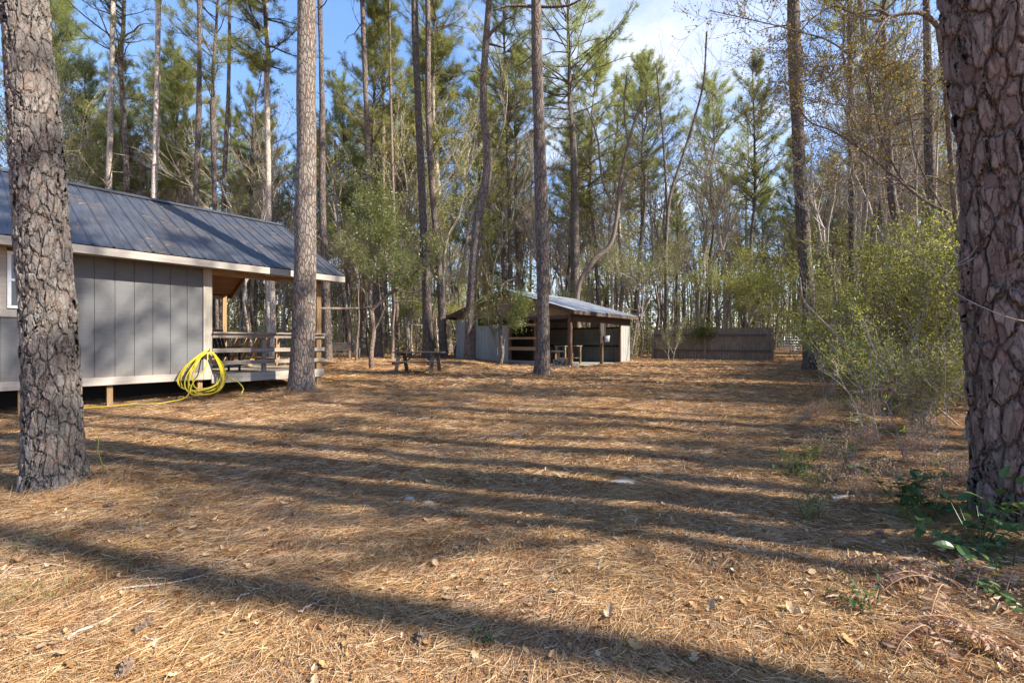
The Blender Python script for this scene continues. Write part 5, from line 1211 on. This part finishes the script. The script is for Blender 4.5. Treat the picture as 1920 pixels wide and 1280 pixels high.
# overhanging limb with yellow leaves, top right: a hardwood rooted behind the big trunk
rng = R(97)
o, mb, ends = custom_tree('hardwood_tree', 'leaning hardwood with dark crossing limbs and yellow leaves by the big right trunk', (1810, 700), 9., [
    ([(1812, 700), (1800, 500), (1785, 330), (1768, 120, -.2), (1758, 45, -.4)], 9, 8),
    ([(1758, 50, -.4), (1735, 28, -.5), (1700, 25, -.6), (1670, 32, -.6), (1640, 70, -.8), (1600, 110, -1), (1560, 140, -1), (1520, 160, -1)], 8, 2.5),
    ([(1670, 32, -.6), (1650, 20, -.6), (1600, 25, -.7), (1560, 12, -.8), (1530, 30, -.8), (1490, 45, -1)], 5, 2),
    ([(1780, 400), (1740, 380), (1700, 350), (1640, 300), (1600, 270), (1560, 245), (1520, 230), (1490, 190, .3)], 6, 2),
    ([(1785, 350), (1740, 330), (1690, 345), (1640, 345), (1580, 350)], 3, 1.5), ([(1700, 350), (1660, 280), (1640, 200), (1620, 130)], 4, 2),
    ([(1600, 110, -1), (1560, 80, -1), (1500, 60, -1), (1420, 40, -1), (1330, 20, -1)], 3, 1.2), ([(1640, 70, -.8), (1620, 110, -.8), (1600, 160, -.8), (1560, 200, -.8), (1480, 240, -.8)], 3, 1.2),
    ([(1790, 430), (1720, 300), (1690, 190), (1600, 200), (1500, 180)], 3, 1.2)], 'bark_dark')
tips = twigs_from(mb, ends[1:], rng, 4.6, .9, 0, 3, lo=.25, r=.008)
obj('trunk', mb, M['bark_dark'], o, True)
obj('foliage', tipleaves(tips, rng, 1, .04, .055, .03, 'gold', .22), M['gold'], o)
obj('dry_leaves', tipleaves(tips, rng, 1, .05, .05, .025, 'olive', .4), M['olive'], o)

# broad leaved plants at the foot of the big trunk
def broad(label, x, y, sc, seed, n_st=7):
    rng = R(seed); o = thing('leafy_plant', label, 'plant', (x, y, G(x, y)-.01), 0); ms = MB(); ml = MB()
    for s in range(n_st):
        th = rng.random()*6.28; el = rng.uniform(.5, 1.3); d = np.array([math.cos(th)*math.cos(el), math.sin(th)*math.cos(el), math.sin(el)]); p = np.zeros(3); L = sc*rng.uniform(.25, .5); pts = [p]
        for q in range(5): d = unit(d+rng.normal(size=3)*.12-np.array([0, 0, .08])); p = p+d*L/5; pts.append(p)
        tube(ms, np.array(pts), np.linspace(.004, .0015, 6), 5, 0, cap=False)
        for q in range(2, 6):
            for side in (-1, 1):
                if rng.random() < .25: continue
                ld = unit(np.cross(d, [0, 0, 1])*side+d*.5+rng.normal(size=3)*.25); n3 = unit(np.array([0, 0, 1.])+rng.normal(size=3)*.3); Sx = unit(np.cross(ld, n3)); n3 = np.cross(Sx, ld)
                ll = .085*rng.uniform(.6, 1.25)*sc; lw = ll*.24; t = np.array([0, .15, .35, .55, .78, 1.]); w = np.array([0, .75, 1., .95, .6, 0])*lw
                b = pts[q]; c_ = b+ld*(t*ll)[:, None]-n3*(t**2*ll*.3)[:, None]
                l_ = c_+Sx*w[:, None]+n3*(w*.25)[:, None]; r_ = c_-Sx*w[:, None]+n3*(w*.25)[:, None]
                V = np.concatenate([c_, l_, r_]); f = [[i, i+1, 7+i, 6+i] for i in range(5)]+[[i+1, i, 12+i, 13+i] for i in range(5)]
                ml.add(V, f)
    obj('stem', ms, M['glossy'], o); obj('foliage', ml, M['glossy'], o)
for k, (px, y, sc, lb) in enumerate([(1690, 3.75, 1.15, 'bright green broad leaved plant left of the big right trunk'), (1838, 2.95, 1.15, 'lush green broad leaved plant right at the foot of the big trunk'), (1900, 2.75, .9, 'green leafy plant at the right picture edge below the big trunk'), (1640, 2.35, .55, 'tiny bright green seedling on the straw left of the dead fern'), (1740, 3.4, .8, 'dim green leafy plant in the shade just left of the big trunk'), (1495, 4.7, .7, 'small green plant on the margin left of the thicket stems'), (880, 2.05, .3, 'single pale green sprout in the foreground straw'), (1860, 2.5, .6, 'low green plant beneath the foot of the big trunk')]):
    broad(lb, at(px, y), y, sc, 700+k, 16 if sc > 1 else 6)
# dead fern
def fern(label, x, y, seed, sc, rz):
    rng = R(seed); mb = MB()
    for s in range(8):
        th = rz+rng.normal()*1.1; p = np.array([rng.normal()*.04, rng.normal()*.04, 0.]); d = unit(np.array([math.cos(th)*.6, math.sin(th)*.6, 1.])); pts = [p]
        for q in range(24): 
            d = unit(d+np.array([math.cos(th)*.07, math.sin(th)*.07, -.11])+rng.normal(size=3)*.03); p = p+d*.017*sc; pts.append(p)
        pts = np.array(pts); tube(mb, pts, np.linspace(.0028, .001, len(pts)), 4, 0, cap=False)
        side = unit(np.cross(pts[-1]-pts[0], [0, 0, 1.]))
        for q in range(4, 25):
            l = .034*sc*math.sin(math.pi*(q-2)/24)+.006; t_ = unit(pts[q]-pts[q-1])
            for sg in (-1, 1):
                D = unit(side*sg+t_*.35+np.array([0, 0, -.25])); leaves(mb, pts[q][None], D[None], l, .0085*sc, rng, 0, droop=.35)
    o = obj('dead_fern', mb, M['fern'], None, loc=(x, y, G(x, y))); tagp(o, label, 'fern'); return o
fern('curled dead tan fern on the straw in the lower right corner', at(1775, 2.55), 2.55, 1, 1.9, 2.9)
fern('smaller dead fern fronds curling beside the right corner fern', at(1830, 2.5), 2.5, 2, 1.7, .3)
fern('dead fern sprawled flat at the bottom right picture edge', at(1730, 2.2), 2.2, 3, 1.5, 4.)

# ------------------------------------------------------------------ sticks, cones, stones
def stick(label, p0, p1, r, seed):
    rng = R(seed); (x0, y0), (x1, y1) = p0, p1; bx, by = x0, y0; bz = G(bx, by); n_ = 8; P = []
    for i in range(n_+1):
        t = i/n_; x = x0+(x1-x0)*t+rng.normal()*.008; y = y0+(y1-y0)*t+rng.normal()*.008; P.append((x-bx, y-by, G(x, y)-bz+.028+rng.random()*.008))
    mb = MB(); tube(mb, P, np.linspace(r, r*.45, n_+1), 7)
    for q in (3, 5): d = unit(rng.normal(size=3)*np.array([1, 1, .2])+np.array([0, 0, .25])); segs(mb, [P[q]], [np.array(P[q])+d*.06], np.array([r*.5]), np.array([r*.25]), 4)
    o = obj('stick', mb, M['twig_pale'], None, True, loc=(bx, by, bz)); tagp(o, label, 'stick')
def gp(px, py): Y = F*(CAMH)/(py-640); return (at(px, Y), Y)
def gp2(px, py):
    Y = F*CAMH/(py-640)
    for _ in range(6): Y = F*(CAMH-G(at(px, Y), Y))/(py-640)
    return (at(px, Y), Y)
stick('long pale fallen stick lying level in the left foreground', gp2(213, 1116), gp2(400, 1088), .0065, 1)
stick('pale stick slanting up to the right nearest the lower left corner', gp2(128, 1210), gp2(275, 1135), .0065, 2)
stick('short pale stick right of the long level stick', gp2(442, 1134), gp2(500, 1105), .005, 3)
stick('small twig standing out right of the short pale stick', gp2(560, 1158), gp2(610, 1130), .006, 4)
stick('thin bare twigs on the lit straw before the coiled hose', gp2(400, 800), gp2(490, 790), .008, 5)
stick('stubby pale stick lying in the dry fern right of the yard', gp2(1560, 942), gp2(1602, 935), .022, 6)
stick('thin grey twig at the bottom left near the pine cone', gp2(288, 1225), gp2(297, 1195), .005, 7)
def conemesh():
    mb = MB(); n_ = 110; rng = R(7)
    tube(mb, [(-.045, 0, 0), (-.03, 0, 0), (0, 0, 0), (.03, 0, 0), (.05, 0, 0)], [.008, .016, .019, .013, .003], 10, 0)
    for k in range(n_):
        t = k/n_; x = -.043+t*.09; r = .016*math.sin(math.pi*(.12+.86*t))**.7+.004; a_ = k*2.4; d = np.array([.35, math.cos(a_), math.sin(a_)]); d /= np.linalg.norm(d)
        leaves(mb, np.array([[x, math.cos(a_)*r*.7, math.sin(a_)*r*.7]]), d[None], .018, .016, rng, 0, droop=.1)
    return mb.me('pine_cone', [M['cone']])
CM = conemesh()
for px, py, rz, lb in [(355, 1087, .5, 'grey pine cone lying behind the long level stick'), (268, 1187, 1.4, 'brown pine cone upright near the lower left sticks'), (205, 955, .2, 'open pine cone close to the foot of the left trunk'), (235, 1268, 2., 'pine cone at the bottom edge of the left foreground'), (1650, 1010, 1., 'pine cone in the shade left of the big right trunk'), (790, 1210, 1.5, 'pine cone in the sunlit straw of the bottom centre')]:
    x, y = gp2(px, py); o = link('pine_cone', CM, None, (x, y, G(x, y)+.035), (0, -.2, rz), (.9,)*3); tagp(o, lb, 'pine cone')
def stone(label, px, py, s, seed, flat=.5):
    rng = R(seed); bm_ = MB(); nu, nv = 12, 7; V = [(0, 0, 1.)]
    ph = rng.random(4)*6
    for a_ in range(1, nv):
        for b_ in range(nu):
            t = math.pi*a_/nv; u = 2*math.pi*b_/nu; r = 1+.15*math.sin(u*2+ph[0])+.1*math.sin(u*3+t*3+ph[1]); V.append((math.sin(t)*math.cos(u)*r, math.sin(t)*math.sin(u)*r, math.cos(t)))
    V.append((0, 0, -1.)); V = np.array(V)*np.array([s, s*.7, s*flat]); f4 = []; f3 = []
    for a_ in range(nv-2):
        for b_ in range(nu): f4.append([1+a_*nu+b_, 1+(a_+1)*nu+b_, 1+(a_+1)*nu+(b_+1) % nu, 1+a_*nu+(b_+1) % nu])
    for b_ in range(nu): f3.append([0, 1+b_, 1+(b_+1) % nu]); f3.append([len(V)-1, 1+(nv-2)*nu+(b_+1) % nu, 1+(nv-2)*nu+b_])
    bm_.add(V, f4); bm_.f.append((np.array(f3), 0)); x, y = gp2(px, py); o = obj('stone', bm_, M['stone'], None, True, loc=(x, y, G(x, y)+.01)); tagp(o, label, 'stone')
stone('pale stone half sunk in the shaded band of the centre', 768, 938, .055, 1); stone('second pale stone just right of the half sunk one', 803, 945, .05, 2)
stone('flat pale stone in the sunlit straw right of centre', 1170, 906, .14, 3, .2); stone('round grey stone on the straw right of the left trunk', 260, 995, .035, 4); stone('small white stone far out on the lit straw', 975, 822, .06, 5, .4)
# upright pale stalks by the left trunk
for px, py, h, lb in [(232, 905, .12, 'left of two short reddish stalks beside the left trunk'), (246, 903, .11, 'right of two short reddish stalks beside the left trunk')]:
    x, y = gp2(px, py); mb = MB(); tube(mb, [(0, 0, -.02), (.004, 0, h*.6), (.012, 0, h), (.03, .004, h*1.06)], [.006, .005, .004, .003], 6); o = obj('stalk', mb, M['wood_red'], None, True, loc=(x, y, G(x, y))); tagp(o, lb, 'stalk')
x, y = gp2(200, 890); mb = MB(); tube(mb, [(0, 0, 0), (-.05, 0, .12), (-.09, 0, .25), (-.08, 0, .38), (-.12, .0, .5)], [.006, .005, .004, .003, .0015], 6); o = obj('weed_stem', mb, M['yell'], None, True, loc=(x, y, G(x, y))); tagp(o, 'thin yellowish weed stem bending up beside the left trunk', 'weed')
